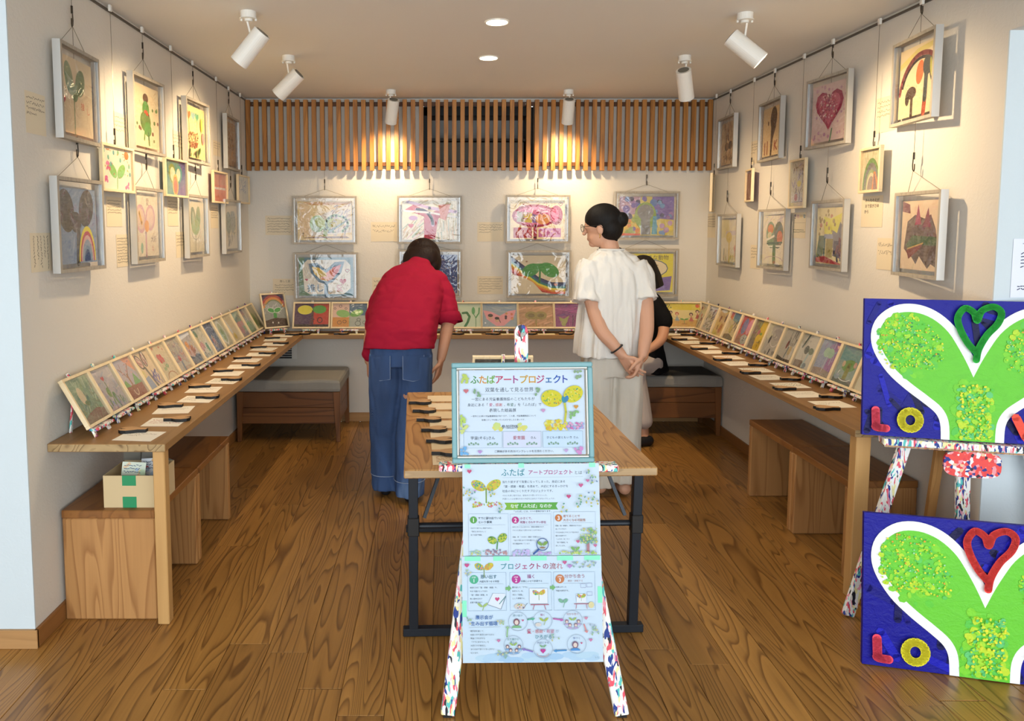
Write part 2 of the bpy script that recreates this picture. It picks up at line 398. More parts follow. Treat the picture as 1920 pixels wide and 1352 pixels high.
# ------------------------------------------------------------------ air conditioner in the recess
ac = thing('air_conditioner', 'dark built-in air conditioner in the recess behind the wooden slats', 'air conditioner', (.3, WB + .06, AZ0))
obj('housing', MB().box((-.42, .02, .40), (.42, .25, .475)).box((-.43, .02, 0), (-.38, .25, .47)).box((.38, .02, 0), (.43, .25, .47)).mesh('housing', 'acdark', bevel=.004), ac)
obj('cover_panel', MB().box((-.36, 0, .02), (.36, .2, .20)).mesh('cover_panel', 'acgrey', bevel=.006), ac)
obj('air_outlet', MB().box((-.37, -.01, .205), (.37, .2, .225)).mesh('air_outlet', 'acdark', bevel=.002), ac)
# ------------------------------------------------------------------ slat screen
sl = thing('slat_screen', 'long wooden slat screen along the top of the back wall', 'slat screen', (0, WB, 1.963))
nsl = 57; x0, x1 = -1.452, 2.062
sm = MB().box((-.0165, -.052, 0), (.0165, -.022, .532)).mesh('slat', 'slat', bevel=.0015)
for i in range(nsl):
    obj('slat', sm, sl, (x0 + (x1 - x0) * i / (nsl - 1), rng.uniform(-.001, .001), rng.uniform(-.002, .002)))
rm = MB().box((WL + .003, -.022, 0), (WR - .003, -.001, .03)).mesh('rail', 'slatdk', bevel=.001)
for z in (.035, .488): obj('rail', rm, sl, (0, 0, z))
sc = MB().tube([(0, 0, 0), (0, -.002, 0)], .005, 8).mesh('screw', 'steel')
for x in (-1.42, -.62, -.18, .04, .66, .86, 1.37, 2.03):
    for z in (.05, .503): obj('screw', sc, sl, (x, -.022, z))
# ------------------------------------------------------------------ wall counters
TH = .031
LX = -1.03; RX = 1.675; BY = 5.385; LY = 2.65; RY = 2.84
c1 = thing('counter_shelf', 'long brown wooden counter along the left wall holding a row of mini easels', 'counter', (0, 0, 0))
m = MB().box((WL + .001, LY, CZ - TH), (LX, WB - .001, CZ)); m.mi[2] = 1
obj('worktop', m.mesh('worktop', ['counter', 'endgrain'], bevel=.002), c1)
pm = MB().box((-.0225, 0, 0), (.0225, .045, CZ - TH)).mesh('post', 'post', bevel=.003)
obj('post', pm, c1, (LX - .035, LY + .02, 0))
c2 = thing('counter_shelf', 'shallow wooden counter along the back wall below the eight framed pictures', 'counter')
obj('worktop', MB().box((LX + .001, BY, CZ - TH), (RX - .001, WB - .001, CZ)).mesh('worktop', 'counterx', bevel=.002), c2)
c3 = thing('counter_shelf', 'long brown wooden counter along the right wall running behind the blue paintings', 'counter')
m = MB().box((RX, RY, CZ - TH), (WR - .001, WB - .001, CZ)); m.mi[2] = 1
obj('worktop', m.mesh('worktop', ['counter', 'endgrain'], bevel=.002), c3)
obj('post', MB().box((-.03, 0, 0), (.03, .05, CZ - TH)).mesh('post', 'post', bevel=.003), c3, (RX + .05, RY + .02, 0))
# ------------------------------------------------------------------ box stools under the counters (inverted U of thick boards)
def stool(x0, x1, y0, y1, label):
    w, l, h, t = x1 - x0, y1 - y0, .44, .032
    s = thing('bench_stool', label, 'stool', ((x0 + x1) / 2, (y0 + y1) / 2, 0), group='box stools under the counters')
    obj('seat', MB().box((-w / 2, -l / 2, h - t), (w / 2, l / 2, h)).mesh('seat', 'stooly', bevel=.003), s)
    lm = MB().box((-w / 2 + .001, -t / 2, 0), (w / 2 - .001, t / 2, h - t)).mesh('leg_board', 'stool', bevel=.005)
    obj('leg_board', lm, s, (0, -l / 2 + t / 2 + .0005, 0)); obj('leg_board', lm, s, (0, l / 2 - t / 2 - .0005, 0))
stool(WL + .013, -1.10, 2.705, 3.2, 'wooden box stool carrying the open cardboard box')
stool(WL + .013, -1.10, 3.203, 3.70, 'wooden box stool just behind the one with the cardboard box')
stool(1.77, WR - .014, 3.03, 3.525, 'wooden box stool by the right counter post, nearer of the right pair')
stool(1.77, WR - .014, 3.528, 4.03, 'wooden box stool on the right, nearer the seated person in black')
# ------------------------------------------------------------------ cushioned benches in the corners
def bench(x0, x1, y0, y1, label, top):
    w, d = x1 - x0, y1 - y0
    b = thing('cushioned_bench', label, 'bench', (x0, y0, 0), group='cushioned benches in the back corners')
    H = .363
    for (x, y, sx) in ((0, 0, 1), (w, 0, -1), (0, d, 1), (w, d, -1)):
        sy = 1 if y == 0 else -1
        q = MB().add([(x, y, 0), (x + sx * .028, y, 0), (x + sx * .028, y + sy * .028, 0), (x, y + sy * .028, 0),
                      (x, y, H), (x + sx * .05, y, H), (x + sx * .05, y + sy * .05, H), (x, y + sy * .05, H)],
                     [(3, 2, 1, 0), (4, 5, 6, 7), (0, 1, 5, 4), (1, 2, 6, 5), (2, 3, 7, 6), (3, 0, 4, 7)])
        obj('leg', q.mesh('leg', 'benchz', bevel=.002), b)
    for z0, z1 in ((.132, .246), (.249, .36)):
        for y in (.008, d - .030): obj('side_board', MB().box((.03, y, z0), (w - .03, y + .022, z1)).mesh('side_board', 'bench', bevel=.002), b)
        for x in (.008, w - .030): obj('end_board', MB().box((x, .03, z0), (x + .022, d - .03, z1)).mesh('end_board', 'bench', bevel=.002), b)
    c = MB(); nx, ny = 14, 8; vs = []
    cu = []
    for k_ in range(7):
        z = [.364, .368, .385, .405, .428, .442, .447][k_]; ins = [.006, 0, -.004, -.003, -.002, .006, .022][k_]
        ring = []
        for i in range(nx): ring.append((ins + (w - 2 * ins) * i / nx, ins + .004 * math.sin(i * 1.3), z + .004 * math.sin(i * .7) * (k_ > 3)))
        for i in range(ny): ring.append((w - ins, ins + (d - 2 * ins) * i / ny, z))
        for i in range(nx): ring.append((w - ins - (w - 2 * ins) * i / nx, d - ins, z))
        for i in range(ny): ring.append((ins, d - ins - (d - 2 * ins) * i / ny, z))
        cu.append(ring)
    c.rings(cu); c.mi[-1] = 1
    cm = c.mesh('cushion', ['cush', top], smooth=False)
    cs = obj('cushion', cm, b)
    obj('piping', MB().tube([(0, 0, .383), (w, 0, .383), (w, d, .383), (0, d, .383), (0, 0, .383)], .003, 6).mesh('piping', 'cush'), cs)
bench(-1.44, -.705, 5.04, 5.565, 'low wooden bench with beige linen cushion in the left back corner', 'cush')
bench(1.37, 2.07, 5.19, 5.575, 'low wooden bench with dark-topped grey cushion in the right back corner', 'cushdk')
# ------------------------------------------------------------------ vent grille
vg = thing('vent_grille', 'black louvred vent grille low on the back wall beside the left bench', 'vent', (-1.255, WB, .50))
obj('frame', MB().box((-.12, -.012, 0), (-.1, -.001, .2)).box((.1, -.012, 0), (.14, -.001, .2)).box((-.1, -.012, .185), (.1, -.001, .2)).box((-.1, -.006, 0), (.1, -.001, .185)).mesh('frame', ['white'], bevel=.001), vg)
lv = MB().box((-.1, -.014, 0), (.1, -.006, .012)).mesh('louvre', 'black')
for i in range(10): obj('louvre', lv, vg, (0, 0, .004 + i * .018))
# ------------------------------------------------------------------ ceiling lamps
def frame_from(d):
    d = Vector(d).normalized(); a = d.cross(Vector((0, 0, 1))).normalized(); b = a.cross(d)
    return d, a, b
sb = MB().tube([(0, 0, 0), (0, 0, -.03)], .035, 24).tube([(0, 0, -.03), (0, 0, -.033)], .040, 24).tube([(0, 0, -.033), (0, 0, -.044)], .018, 16).mesh('base', 'white')
kb = MB().tube([(0, 0, -.033), (0, 0, -.042)], .005, 8).mesh('screw', 'white')
hd = MB(); n = 32
def rg(z, r): return [(r * math.cos(2 * math.pi * j / n), r * math.sin(2 * math.pi * j / n), z) for j in range(n)]
hd.rings([rg(-.088, .0), rg(-.088, .036), rg(-.088, .042), rg(.088, .043), rg(.088, .039), rg(.05, .037), rg(.05, .0)], caps=False)
hm = hd.mesh('head', 'white')
lm = MB().rings([rg(.052, .0), rg(.052, .036)], caps=False).mesh('lens', 'lens')
cpm = MB().rings([rg(-.0885, 0), rg(-.0885, .03), rg(-.0915, .03), rg(-.0915, 0)], caps=False).mesh('end_cap', 'acgrey')
def spot(x, y, d, off, label, pw=1.0):
    t = thing('ceiling_spotlight', label, 'spotlight', (x, y, HC), group='white cylinder spotlights on the ceiling')
    obj('base', sb, t); obj('screw', kb, t, (.033, 0, 0)); obj('screw', kb, t, (-.033, 0, 0))
    D, a, b = frame_from(d)
    c = Vector(off)
    s_ = c - D * .01 + a * 0
    obj('arm', MB().bar((off[0] * .25 - .008 * (1 if d[0] < 0 else -1), 0, -.04), s_ + Vector((0, 0, .03)), .008, .005, (0, 1, 0)).mesh('arm', 'white'), t)
    mt = Matrix(((a.x, b.x, D.x, c.x), (a.y, b.y, D.y, c.y), (a.z, b.z, D.z, c.z), (0, 0, 0, 1)))
    h = obj('head', hm, t); h.matrix_basis = mt
    l_ = obj('lens', lm, h); obj('end_cap', cpm, h)
    L = bpy.data.lights.new('spot_beam', 'SPOT'); L.energy = SPOT_W * pw; L.color = WARM; L.spot_size = math.radians(112); L.spot_blend = 1.0; L.shadow_soft_size = .03
    lo = bpy.data.objects.new('spot_beam', L); C.objects.link(lo); lo.parent = h
    lo.location = (0, 0, .06); lo.rotation_euler = (math.pi, 0, 0)
spot(-.867, 3.367, (-.66, .12, -.74), (.006, 0, -.16), 'white cylinder spotlight nearest the left wall rail, front one of the left pair', 1.0)
spot(-.862, 4.22, (-.72, .15, -.66), (-.004, 0, -.16), 'white cylinder spotlight on the left, tilted at the wall, further back of the pair', 1.0)
spot(-.344, 5.255, (-.16, .48, -.86), (.008, 0, -.15), 'white cylinder spotlight in front of the slat screen, left of the two', .8)
spot(.929, 5.255, (.02, .48, -.88), (0, 0, -.15), 'white cylinder spotlight in front of the slat screen, right of the two', .8)
spot(1.409, 4.22, (.30, .52, -.8), (.006, 0, -.16), 'white cylinder spotlight on the right with its round back end showing', 1.0)
spot(1.404, 3.392, (.70, -.22, -.66), (.008, 0, -.16), 'white cylinder spotlight at the front right with its glowing mouth showing', 1.0)
for (x, y, lb) in ((.277, 3.527, 'round recessed ceiling downlight, the nearer of the two'), (.287, 4.258, 'round recessed ceiling downlight, the further of the two')):
    t = thing('downlight', lb, 'downlight', (x, y, HC), group='recessed downlights')
    obj('trim_ring', MB().rings([rg(-.001, .050), rg(-.006, .052), rg(-.006, .058), rg(-.001, .060)], caps=False).mesh('trim_ring', 'white'), t)
    obj('lens', MB().rings([rg(-.003, 0.0), rg(-.003, .050)], caps=False).mesh('lens', 'lens'), t)
    L = bpy.data.lights.new('downlight_beam', 'SPOT'); L.energy = 30; L.color = (1, .86, .66); L.spot_size = math.radians(150); L.spot_blend = 1.0; L.shadow_soft_size = .05
    lo = bpy.data.objects.new('downlight_beam', L); C.objects.link(lo); lo.parent = t; lo.location = (0, 0, -.012)
# ------------------------------------------------------------------ picture rails
for xw, sg, lb in ((WL, 1, 'thin dark picture rail at the top of the left wall'), (WR, -1, 'thin dark picture rail at the top of the right wall')):
    t = thing('picture_rail', lb, 'picture rail', (xw, 4.1, 2.488))
    y0 = 2.53 if sg > 0 else 2.71
    obj('rail', MB().box((min(sg * .001, sg * .011), y0 - 4.1, 0), (max(sg * .001, sg * .009), 1.49, .009)).mesh('rail', 'railm'), t)
    obj('cap', MB().box((min(sg * .001, sg * .014), 1.485, -.002), (max(sg * .001, sg * .014), 1.495, .016)).mesh('cap', 'white'), t)
# ------------------------------------------------------------------ folding table
ta = math.radians(1.95); TZ = .69
tb = thing('folding_table', 'wooden display table with black folding steel legs in the room centre', 'table', (.325, 2.462, 0), (0, 0, ta))
TW, TL = .895, 1.185
obj('table_top', (lambda m: (m.mi.__setitem__(2, 1), m)[1])(MB().box((-TW / 2, 0, TZ - .032), (TW / 2, TL, TZ))).mesh('table_top', ['table', 'tabedge'], bevel=.004), tb)
for yy in (.12, TL - .08):
    dr = 1 if yy < .5 else -1
    for sx in (-1, 1):
        x = sx * .415
        obj('leg', MB().bar((x, yy + dr * .03, .03), (x, yy, TZ - .033), .035, .03, (0, 1, 0)).mesh('leg', 'blackm', bevel=.002), tb)
        obj('brace', MB().bar((x - sx * .04, yy + dr * .02, .46), (x - sx * .11, yy + dr * .07, TZ - .045), .012, .018, (0, 1, 0)).box((x - sx * .075 - .035, yy + dr * .07 - .02, TZ - .06), (x - sx * .075 + .005, yy + dr * .07 + .02, TZ - .033)).mesh('brace', 'blackm'), tb)
        obj('hinge', MB().box((x - .022, yy - .022 + dr * .012, .40), (x + .022, yy + .014 + dr * .012, .47)).mesh('hinge', 'black', bevel=.003), tb)
    obj('foot_bar', MB().box((-.455, yy + dr * .03 - .016, .002), (.455, yy + dr * .03 + .016, .032)).mesh('foot_bar', 'blackm', bevel=.003), tb)
    obj('cross_bar', MB().tube([(-.415, yy + dr * .02, .43), (.415, yy + dr * .02, .43)], .011, 10).mesh('cross_bar', 'blackm'), tb)
# ------------------------------------------------------------------ cardboard box on the near left stool
bx = thing('cardboard_box', 'open cardboard box with green tape standing on the left box stool', 'box', (-1.205, 2.83, .44))
w, d, h, t_ = .208, .19, .128, .003
obj('carton', MB().box((-w / 2, -d / 2, 0), (w / 2, d / 2, t_)).box((-w / 2, -d / 2, t_), (w / 2, -d / 2 + t_, h)).box((-w / 2, d / 2 - t_, t_), (w / 2, d / 2, h)).box((-w / 2, -d / 2 + t_, t_), (-w / 2 + t_, d / 2 - t_, h)).box((w / 2 - t_, -d / 2 + t_, t_), (w / 2, d / 2 - t_, h)).mesh('carton', 'card'), bx)
obj('flap', MB().add([(-w / 2, d / 2, h), (-w / 2 - .01, d / 2 + .0, h + .0), (-w / 2 + .08, d / 2 + .012, h + .045), (-w / 2 + .02, d / 2 + .012, h + .045), (-w / 2, d / 2 - .002, h), (w / 2, d / 2 - .002, h)], [(0, 2, 3), (0, 5, 2)]).box((-w / 2, d / 2 - .002, h), (-w / 2 + .07, d / 2, h + .04)).mesh('flap', 'acgrey'), bx)
for z0, z1 in ((.088, .1285), (0, .044)): tp = tag(obj('tape', MB().box((-.03, -d / 2 - .0006, z0), (.024, -d / 2, z1)).mesh('tape', 'tape'), bx), 'green tape strip')
for i, (x, a, b) in enumerate(((-.02, 'DCE3CF', 'E8D98C'), (.05, 'E9EDF2', 'D7727B'))):
    q = Art(.095, .15, a); q.dots(14, (.1, .3, .9, .95), .03, .1, [b, 'C8DDB8', 'BFD3E6', 'E7C8A0'], 3 + i).scrib(3, (.1, .7, .8, .95), .02, '6F8090', i)
    s_ = thing('leaflet', ('pale green leaflet sticking up out of the cardboard box', 'white leaflet with red flowers sticking up out of the cardboard box')[i], 'leaflet', mat=basis((-1.205 + x, 2.83 - .05 + i * .05, .45), (1, .15, -.08 + .1 * i), (0, -1, .25)))
    obj('sheet', q.mesh('leaflet', 'print'), s_)
# ================================================================== framed pictures
def bars(w, h, b, d, z0=0.0, mi=0, mside=None):
    m = MB()
    m.box((-w / 2, 0, z0), (w / 2, b, z0 + d), mi).box((-w / 2, h - b, z0), (w / 2, h, z0 + d), mi)
    m.box((-w / 2, b, z0), (-w / 2 + b, h - b, z0 + d), mi).box((w / 2 - b, b, z0), (w / 2, h - b, z0 + d), mi)
    if mside is not None:
        for k_ in range(4): m.mi[k_ * 6 + 3] = mside; m.mi[k_ * 6 + 5] = mside
    return m
_fm = {}
def once(key, fn):
    if key not in _fm: _fm[key] = fn()
    return _fm[key]
def big_frame(label, art, mat, w, h, pw, ph):
    t = thing('framed_picture', label, 'framed picture', mat=mat)
    obj('frame', once(('bf', w, h), lambda: bars(w, h, .014, .03, 0, 0, 1).mesh('frame', ['grey', 'alu'])), t)
    obj('inner_strip', once(('is', w, h), lambda: MB().box((-w / 2 + .014, .014, .004), (-w / 2 + .021, h - .014, .022)).box((w / 2 - .021, .014, .004), (w / 2 - .014, h - .014, .022)).mesh('inner_strip', 'alu')), t)
    obj('pane', once(('bp', w, h), lambda: MB().box((-w / 2 + .014, .014, .022), (w / 2 - .014, h - .014, .0235)).mesh('pane', 'film')), t)
    obj('drawing', art.mesh('drawing'), t, (0, (h - ph) / 2 - .004, .006)); return t
def small_frame(label, art, mat, w, h, name='framed_picture'):
    t = thing(name, label, 'framed picture', mat=mat)
    obj('frame', once(('sf', w, h), lambda: bars(w, h, .012, .018).mesh('frame', 'pine', bevel=.0012)), t)
    obj('pane', once(('sp', w, h), lambda: MB().box((-w / 2 + .012, .012, .012), (w / 2 - .012, h - .012, .013)).mesh('pane', 'pane')), t)
    obj('drawing', art.mesh('drawing'), t, (0, .012, .004)); return t
def A1(bg): return Art(.29, .297, bg)
def AS(bg): return Art(.176, .191, bg)       # small square frame opening .2 x .215
def AL(bg): return Art(.263, .183, bg)       # landscape .287 x .207
def AP(bg): return Art(.176, .256, bg)       # portrait .2 x .28
def AB(bg): return Art(.42, .297, bg)
BK = '2B2622'; G1 = '4E8A3C'; G2 = '2F6B35'; RD = 'B8283A'; NV = '2C3A6E'; PK = 'E2899A'
LAB_U = []
a = A1('E3CDA6'); a.l([(.42, 0), (.43, .55)], .03, '7C9068').e(.28, .72, .12, .22, '6E8863', 18).e(.62, .70, .14, .19, '56754F', -22).e(.45, .55, .1, .12, '5E7D55').heart(.1, .42, .14, 'C24A55').t('推', .68, .4, .12, 'D2604E').t('し', .86, .36, .12, 'D2604E')
LAB_U.append((a, 'grey framed picture of a tall green heart-shaped leaf with small red heart'))
a = A1('E6CFA2'); a.e(.5, .8, .1, .08, '5A3A26').e(.5, .62, .13, .14, G1).e(.48, .42, .2, .17, '557434').e(.56, .3, .14, .12, G1).l([(.46, .3), (.42, .12)], .04, G1).l([(.58, .25), (.6, .05)], .05, G2).e(.5, .58, .07, .03, 'D8492E').e(.55, .55, .05, .025, 'D8492E').dots(14, (.08, .1, .95, .75), .025, .04, ['3E5C33', '527A3C', '6A3B30'], 4)
LAB_U.append((a, 'grey framed picture of a green leaf figure with a brown head'))
a = A1('EBD68C'); [a.heart(x, .82, .2, c).l([(x, .74), (x + .02, .5)], .025, c) for x, c in ((.18, 'E0672F'), (.4, '7FA9A4'), (.6, '4D9C74'))]; a.dots(120, (.12, .28, .62, .5), .01, .02, ['7B3320', '9C5A2E', 'C9A06A'], 9).dots(60, (.18, .2, .55, .3), .01, .02, ['7B3320', 'A55A3A'], 3).e(.86, .42, .07, .12, 'D98A86').e(.78, .68, .05, .14, 'EBC53F').dabs(9, (.05, .02, .7, .16), .14, .05, [G2, BK, '5F7A3A'], 80, 30, 2)
LAB_U.append((a, 'grey framed picture of balloon hearts over dotted brown heart'))
a = A1('B59A78'); a.arc(.38, .5, .16, .12, .03, '6E6A5C', 0, 360).arc(.66, .5, .16, .12, .03, '6E6A5C', 0, 360).dabs(24, (.1, .1, .9, .9), .3, .03, ['A88A66', 'C2A885', '9E8468'], 80, 15, 5)
LAB_U.append((a, 'grey framed brownish drawing with two grey loops beside the slats'))
LAB_L = []
a = A1('7E91AA'); a.dabs(40, (0, .0, 1, 1), .25, .03, ['8A9CB4', '6F829E', '93A3B8'], 70, 40, 6).l([(.49, 0), (.52, .5)], .09, '4B463F').e(.22, .7, .2, .29, '4B463F', 14).e(.74, .74, .19, .26, '4B463F', -16).e(.46, .55, .14, .14, '4B463F')
for r, c in ((.29, 'E8D53A'), (.25, 'B8444E'), (.215, 'D9A79A'), (.18, '8C9BAF'), (.13, '6F8BA8'), (.1, '1F3A6B')): a.e(.74, .02, r * .78, r * 1.65, c, 0, 18, 0, 180)
LAB_L.append((a, 'grey framed picture of a dark sprout beside a rainbow on blue'))
a = A1('E2D1B2'); a.l([(.46, 0), (.46, .4)], .06, 'C78F92').e(.26, .62, .2, .24, 'C9939C', 15).e(.26, .62, .15, .18, 'D9B49A', 15).l([(.2, .72), (.3, .55)], .07, 'E0A23F').e(.66, .64, .2, .22, 'C9939C', -15).e(.66, .64, .15, .17, 'DDBBAA', -15).e(.5, .5, .1, .1, 'E0965A').t('推', .1, .3, .13, 'CE6A5C').t('し', .1, .14, .12, 'CE6A5C').t('大好', .78, .28, .12, '6B4B45').t('な', .74, .12, .1, 'C0605A').t('愛', .55, .9, .13, '7A5A4E').e(.28, .14, .05, .09, '7FA98A')
LAB_L.append((a, 'grey framed picture of a pink outlined heart leaf with orange core'))
a = A1('DFD2AE'); a.l([(.48, .02), (.5, .45)], .025, '6F6A4A').e(.36, .66, .14, .24, '5F6B3E', 10).e(.64, .66, .14, .25, '7B8A4E', -10).e(.5, .5, .24, .16, '8FA35A').e(.38, .66, .08, .16, 'A5A87A', 10).arc(.5, .55, .3, .3, .015, '8A866A', 200, 340)
LAB_L.append((a, 'grey framed picture of a dark-edged olive green heart leaf'))
a = A1('DDD0B6'); a.e(.34, .6, .2, .26, '8F9C92', 10).e(.68, .62, .18, .26, 'A7AEA9', -10).dabs(50, (.16, .3, .86, .85), .14, .02, ['5E7A74', '7F8C92', '97A08C', '6A6F66'], 60, 60, 3).dabs(20, (.3, .1, .6, .35), .16, .025, ['6E6E62', '8A877A'], 80, 30, 4)
LAB_L.append((a, 'grey framed picture of a pale teal scribbled leaf pair at the far end'))
LAB_S = []
a = AL('F0E7CC'); a.sprout(.5, .28, .26, .42, '7DBE62', '7DBE62', .02, .04).e(.84, .86, .08, .1, 'E2703A'); [a.l([(.84 + .1 * math.cos(i), .86 + .13 * math.sin(i)), (.84 + .14 * math.cos(i), .86 + .18 * math.sin(i))], .02, 'E2703A') for i in (2, 3, 4, 5)]; [a.e(x, y, .03, .06, c) for x, y, c in ((.08, .9, '5AA79A'), (.22, .75, '6FB59A'), (.4, .88, '58A0A0'), (.55, .9, '6FB07A'), (.3, .6, '58A0A0'), (.62, .72, '5AA79A'), (.05, .48, '58A0A0'), (.92, .6, '6FB59A'), (.95, .4, '58A0A0'))]; [a.dots(7, (x - .06, y - .08, x + .06, y + .08), .03, .05, ['D24F86', 'E070A0'], i) for i, (x, y) in enumerate(((.14, .2), (.85, .14), (.2, .55)))]; a.dots(16, (.05, .3, .95, .95), .015, .025, ['E08A4A', 'D9B24A', 'E07A6A'], 5)
LAB_S.append((a, 'small pine framed picture of a green sprout under raindrops and orange sun'))
a = AL('3B7F7A'); a.poly([(.55, 0), (1, 0), (1, 1), (.7, 1)], '3A3F7A').poly([(.5, 0), (1, 0), (1, .4)], '4A2F7A').e(.36, .62, .17, .3, '6B8A3A', 18).e(.66, .62, .16, .28, '2F8A7A', -18).e(.38, .6, .12, .22, 'E6DFAE', 18).e(.64, .6, .1, .2, 'E2DCB4', -18).e(.5, .3, .14, .32, 'E9C45A').e(.5, .28, .11, .26, 'D8702F').e(.5, .25, .07, .18, 'C8402A')
LAB_S.append((a, 'small pine framed teal and violet picture with a cream heart leaf'))
a = AL('D2623F'); a.poly([(0, .55), (1, .62), (1, 1), (0, 1)], 'C4775A').l([(.5, .3), (.5, .9)], .1, '9C4A3A').poly([(.05, .42), (.95, .42), (.95, .5), (.05, .5)], 'E9DFD6').dabs(16, (.1, .05, .9, .95), .2, .04, ['B84A30', 'E08A6A', 'A83A2A'], 88, 12, 3)
LAB_S.append((a, 'small pine framed orange-red picture'))
a = AL('EADFC6'); a.dabs(46, (.15, .4, .85, .92), .2, .03, ['8A8FA8', 'A3A6B8', '767C9A'], 70, 60, 4).l([(.5, .1), (.5, .5)], .02, '6E6A70')
LAB_S.append((a, 'small pine framed picture of a blue-grey splashed tree in the corner'))
# right wall
RAB_U = []
a = A1('C9AE84'); a.dabs(18, (.1, .6, .9, .95), .2, .1, ['B79C76', '8F7A66', 'A08A78'], 90, 20, 3).e(.4, .42, .15, .1, '5A4A3C').e(.66, .44, .15, .1, '4A3E34').l([(.4, .4), (.42, .1)], .04, '5A4A3C').l([(.66, .4), (.64, .08)], .04, '5A4A3C').dabs(20, (.2, .05, .85, .25), .12, .03, ['7A5A3A', BK, '8F6A44'], 60, 60, 6)
RAB_U.append((a, 'grey framed tan drawing with two dark smudged trees'))
a = A1('E6C48C'); a.e(.58, .76, .17, .24, '2E1D12', -8).poly([(.45, .6), (.72, .6), (.56, .35), (.5, 0), (.42, 0)], '2E1D12').e(.3, .68, .03, .05, '3A261A').l([(.12, .05), (.13, .28)], .05, '8E3318').l([(.26, .05), (.27, .3)], .05, '8E3318').t('K', .72, .2, .28, '8E3318', 2, .03).t('e', .9, .18, .26, '8E3318', 2, .03)
RAB_U.append((a, 'grey framed picture with a black spoon-shaped leaf and red letters'))
a = A1('DAB9B2'); a.dots(50, (.02, .02, .98, .98), .02, .04, ['C490A4', 'CFA0AC', 'B97F9A'], 8).l([(.55, 0), (.6, .2)], .03, '4E8A5A').heart(.5, .58, .78, '9C1F45').heart(.5, .585, .62, 'C2506A').dots(150, (.26, .4, .74, .8), .01, .02, ['E8C9B4', 'C9365A', '8A2A4A', 'E9B0B8', 'B5474A'], 5)
RAB_U.append((a, 'grey framed picture of a big crimson heart with speckled filling'))
a = A1('EBD2A2'); a.poly([(0, .8), (.5, .95), (1, .98), (1, .92), (.4, .82), (0, .72)], 'D9C66A').arc(.62, .28, .6, .58, .07, '7A2A30', 30, 172).arc(.62, .27, .55, .53, .045, '23232B', 35, 160).l([(.72, 0), (.75, .3)], .1, 'A8402A').l([(.74, .2), (.76, .62)], .1, '2E3A40').e(.58, .6, .1, .17, 'D8612E', -12).e(.78, .66, .12, .14, '2E3A40').e(.92, .58, .08, .18, '23232B', 8).e(.88, .62, .03, .14, 'B8B84A', 8).l([(.38, 0), (.38, .3)], .07, '3A2A22').e(.36, .34, .14, .09, '3A2824').e(.25, .27, .06, .1, '2E2420')
RAB_U.append((a, 'grey framed picture of two dark mushrooms under a dark rainbow'))
RAB_L = []
a = A1('E4D6B4'); a.poly([(0, .55), (.5, .6), (.45, 1), (0, 1)], 'DCCB8A').poly([(.3, .6), (1, .65), (1, .75), (.3, .72)], 'CDBCC0').l([(.5, 0), (.5, .5)], .06, 'D2AE3E').e(.48, .58, .17, .13, 'D8B84A').l([(.84, .05), (.84, .3)], .03, 'C96A5A').e(.84, .32, .05, .08, 'CE7468').l([(.18, .03), (.2, .3)], .04, '7A7A5E').dabs(14, (.1, 0, .95, .12), .1, .03, ['A8B45A', 'D8A06A'], 80, 30, 3)
RAB_L.append((a, 'grey framed pale drawing of a thin yellow tree'))
a = A1('E3D4B8'); a.dabs(20, (.1, .75, .9, .98), .16, .03, ['D8C690', 'C9B8B4'], 40, 40, 2).e(.36, .6, .2, .28, '6F8A66', 8).e(.68, .6, .2, .28, '5A5F52', -8).e(.34, .72, .13, .1, 'D0774A').e(.74, .55, .12, .14, 'C96A4A').l([(.2, .5), (.5, .58)], .05, 'E9E2CE').l([(.2, .42), (.84, .45)], .04, '3F5A4A').l([(.24, .36), (.8, .38)], .03, 'E9E2CE').e(.3, .6, .1, .06, 'C9C08A', 20).l([(.52, .05), (.52, .36)], .13, '4A6E4C').l([(.5, .04), (.56, .04)], .06, '8A4A34').arc(.5, .06, .4, .1, .012, 'B48AA0', 0, 180)
RAB_L.append((a, 'grey framed picture of a striped green and orange two-leaf tree'))
a = A1('E8D698'); a.poly([(.3, .5), (.8, .55), (.9, .9), (.5, .8), (.25, .85)], 'E4DC4A').dots(22, (.05, .5, .95, .95), .025, .045, ['A88A4A', 'C97A5A', '8F7A3A'], 7).poly([(.5, .3), (1, .25), (1, .62), (.85, .75), (.75, .55), (.6, .6)], '6F6E7A').poly([(0, .1), (.25, .1), (.3, .5), (.1, .5)], '3F5A44').poly([(.28, .45), (.62, .45), (.6, .53), (.3, .53)], '8A92B0').l([(.3, .1), (.32, .45)], .06, '2F5A5E').poly([(.36, .1), (.6, .12), (.62, .45), (.38, .45)], '8A7A2E').poly([(.62, .15), (.95, .1), (1, .4), (.65, .42)], '2E2A4E').dabs(10, (.7, .1, .95, .4), .16, .05, ['6A2A3A', '23284E'], 80, 30, 3).poly([(0, .02), (1, -.02), (.3, .14), (0, .1)], 'A2222E')
RAB_L.append((a, 'grey framed bright picture with yellow patch and dark olive plants'))
a = A1('DEC09C'); a.poly([(.08, .3), (.15, .7), (.35, .8), (.6, .74), (.75, .8), (.88, .6), (.97, .3), (.92, .06), (.8, .1), (.72, .03), (.6, .12), (.5, .2), (.42, .08), (.3, .18), (.2, .22)], '4D3A36').poly([(.35, .65), (.42, .95), (.52, .66)], '8A2244').poly([(.55, .62), (.68, .9), (.76, .62)], '6A2A34').poly([(.12, .35), (.3, .5), (.95, .48), (.94, .36), (.6, .36), (.25, .28)], '2E4A26').poly([(.15, .28), (.6, .4), (.5, .3), (.22, .15)], '6A2424').l([(.18, .3), (.58, .39)], .02, 'A8823A').poly([(0, .85), (.22, .82), (.2, .95), (0, 1)], '6A3040')
RAB_L.append((a, 'grey framed picture with a big dark brown handprint-like mass'))
RAB_S = []
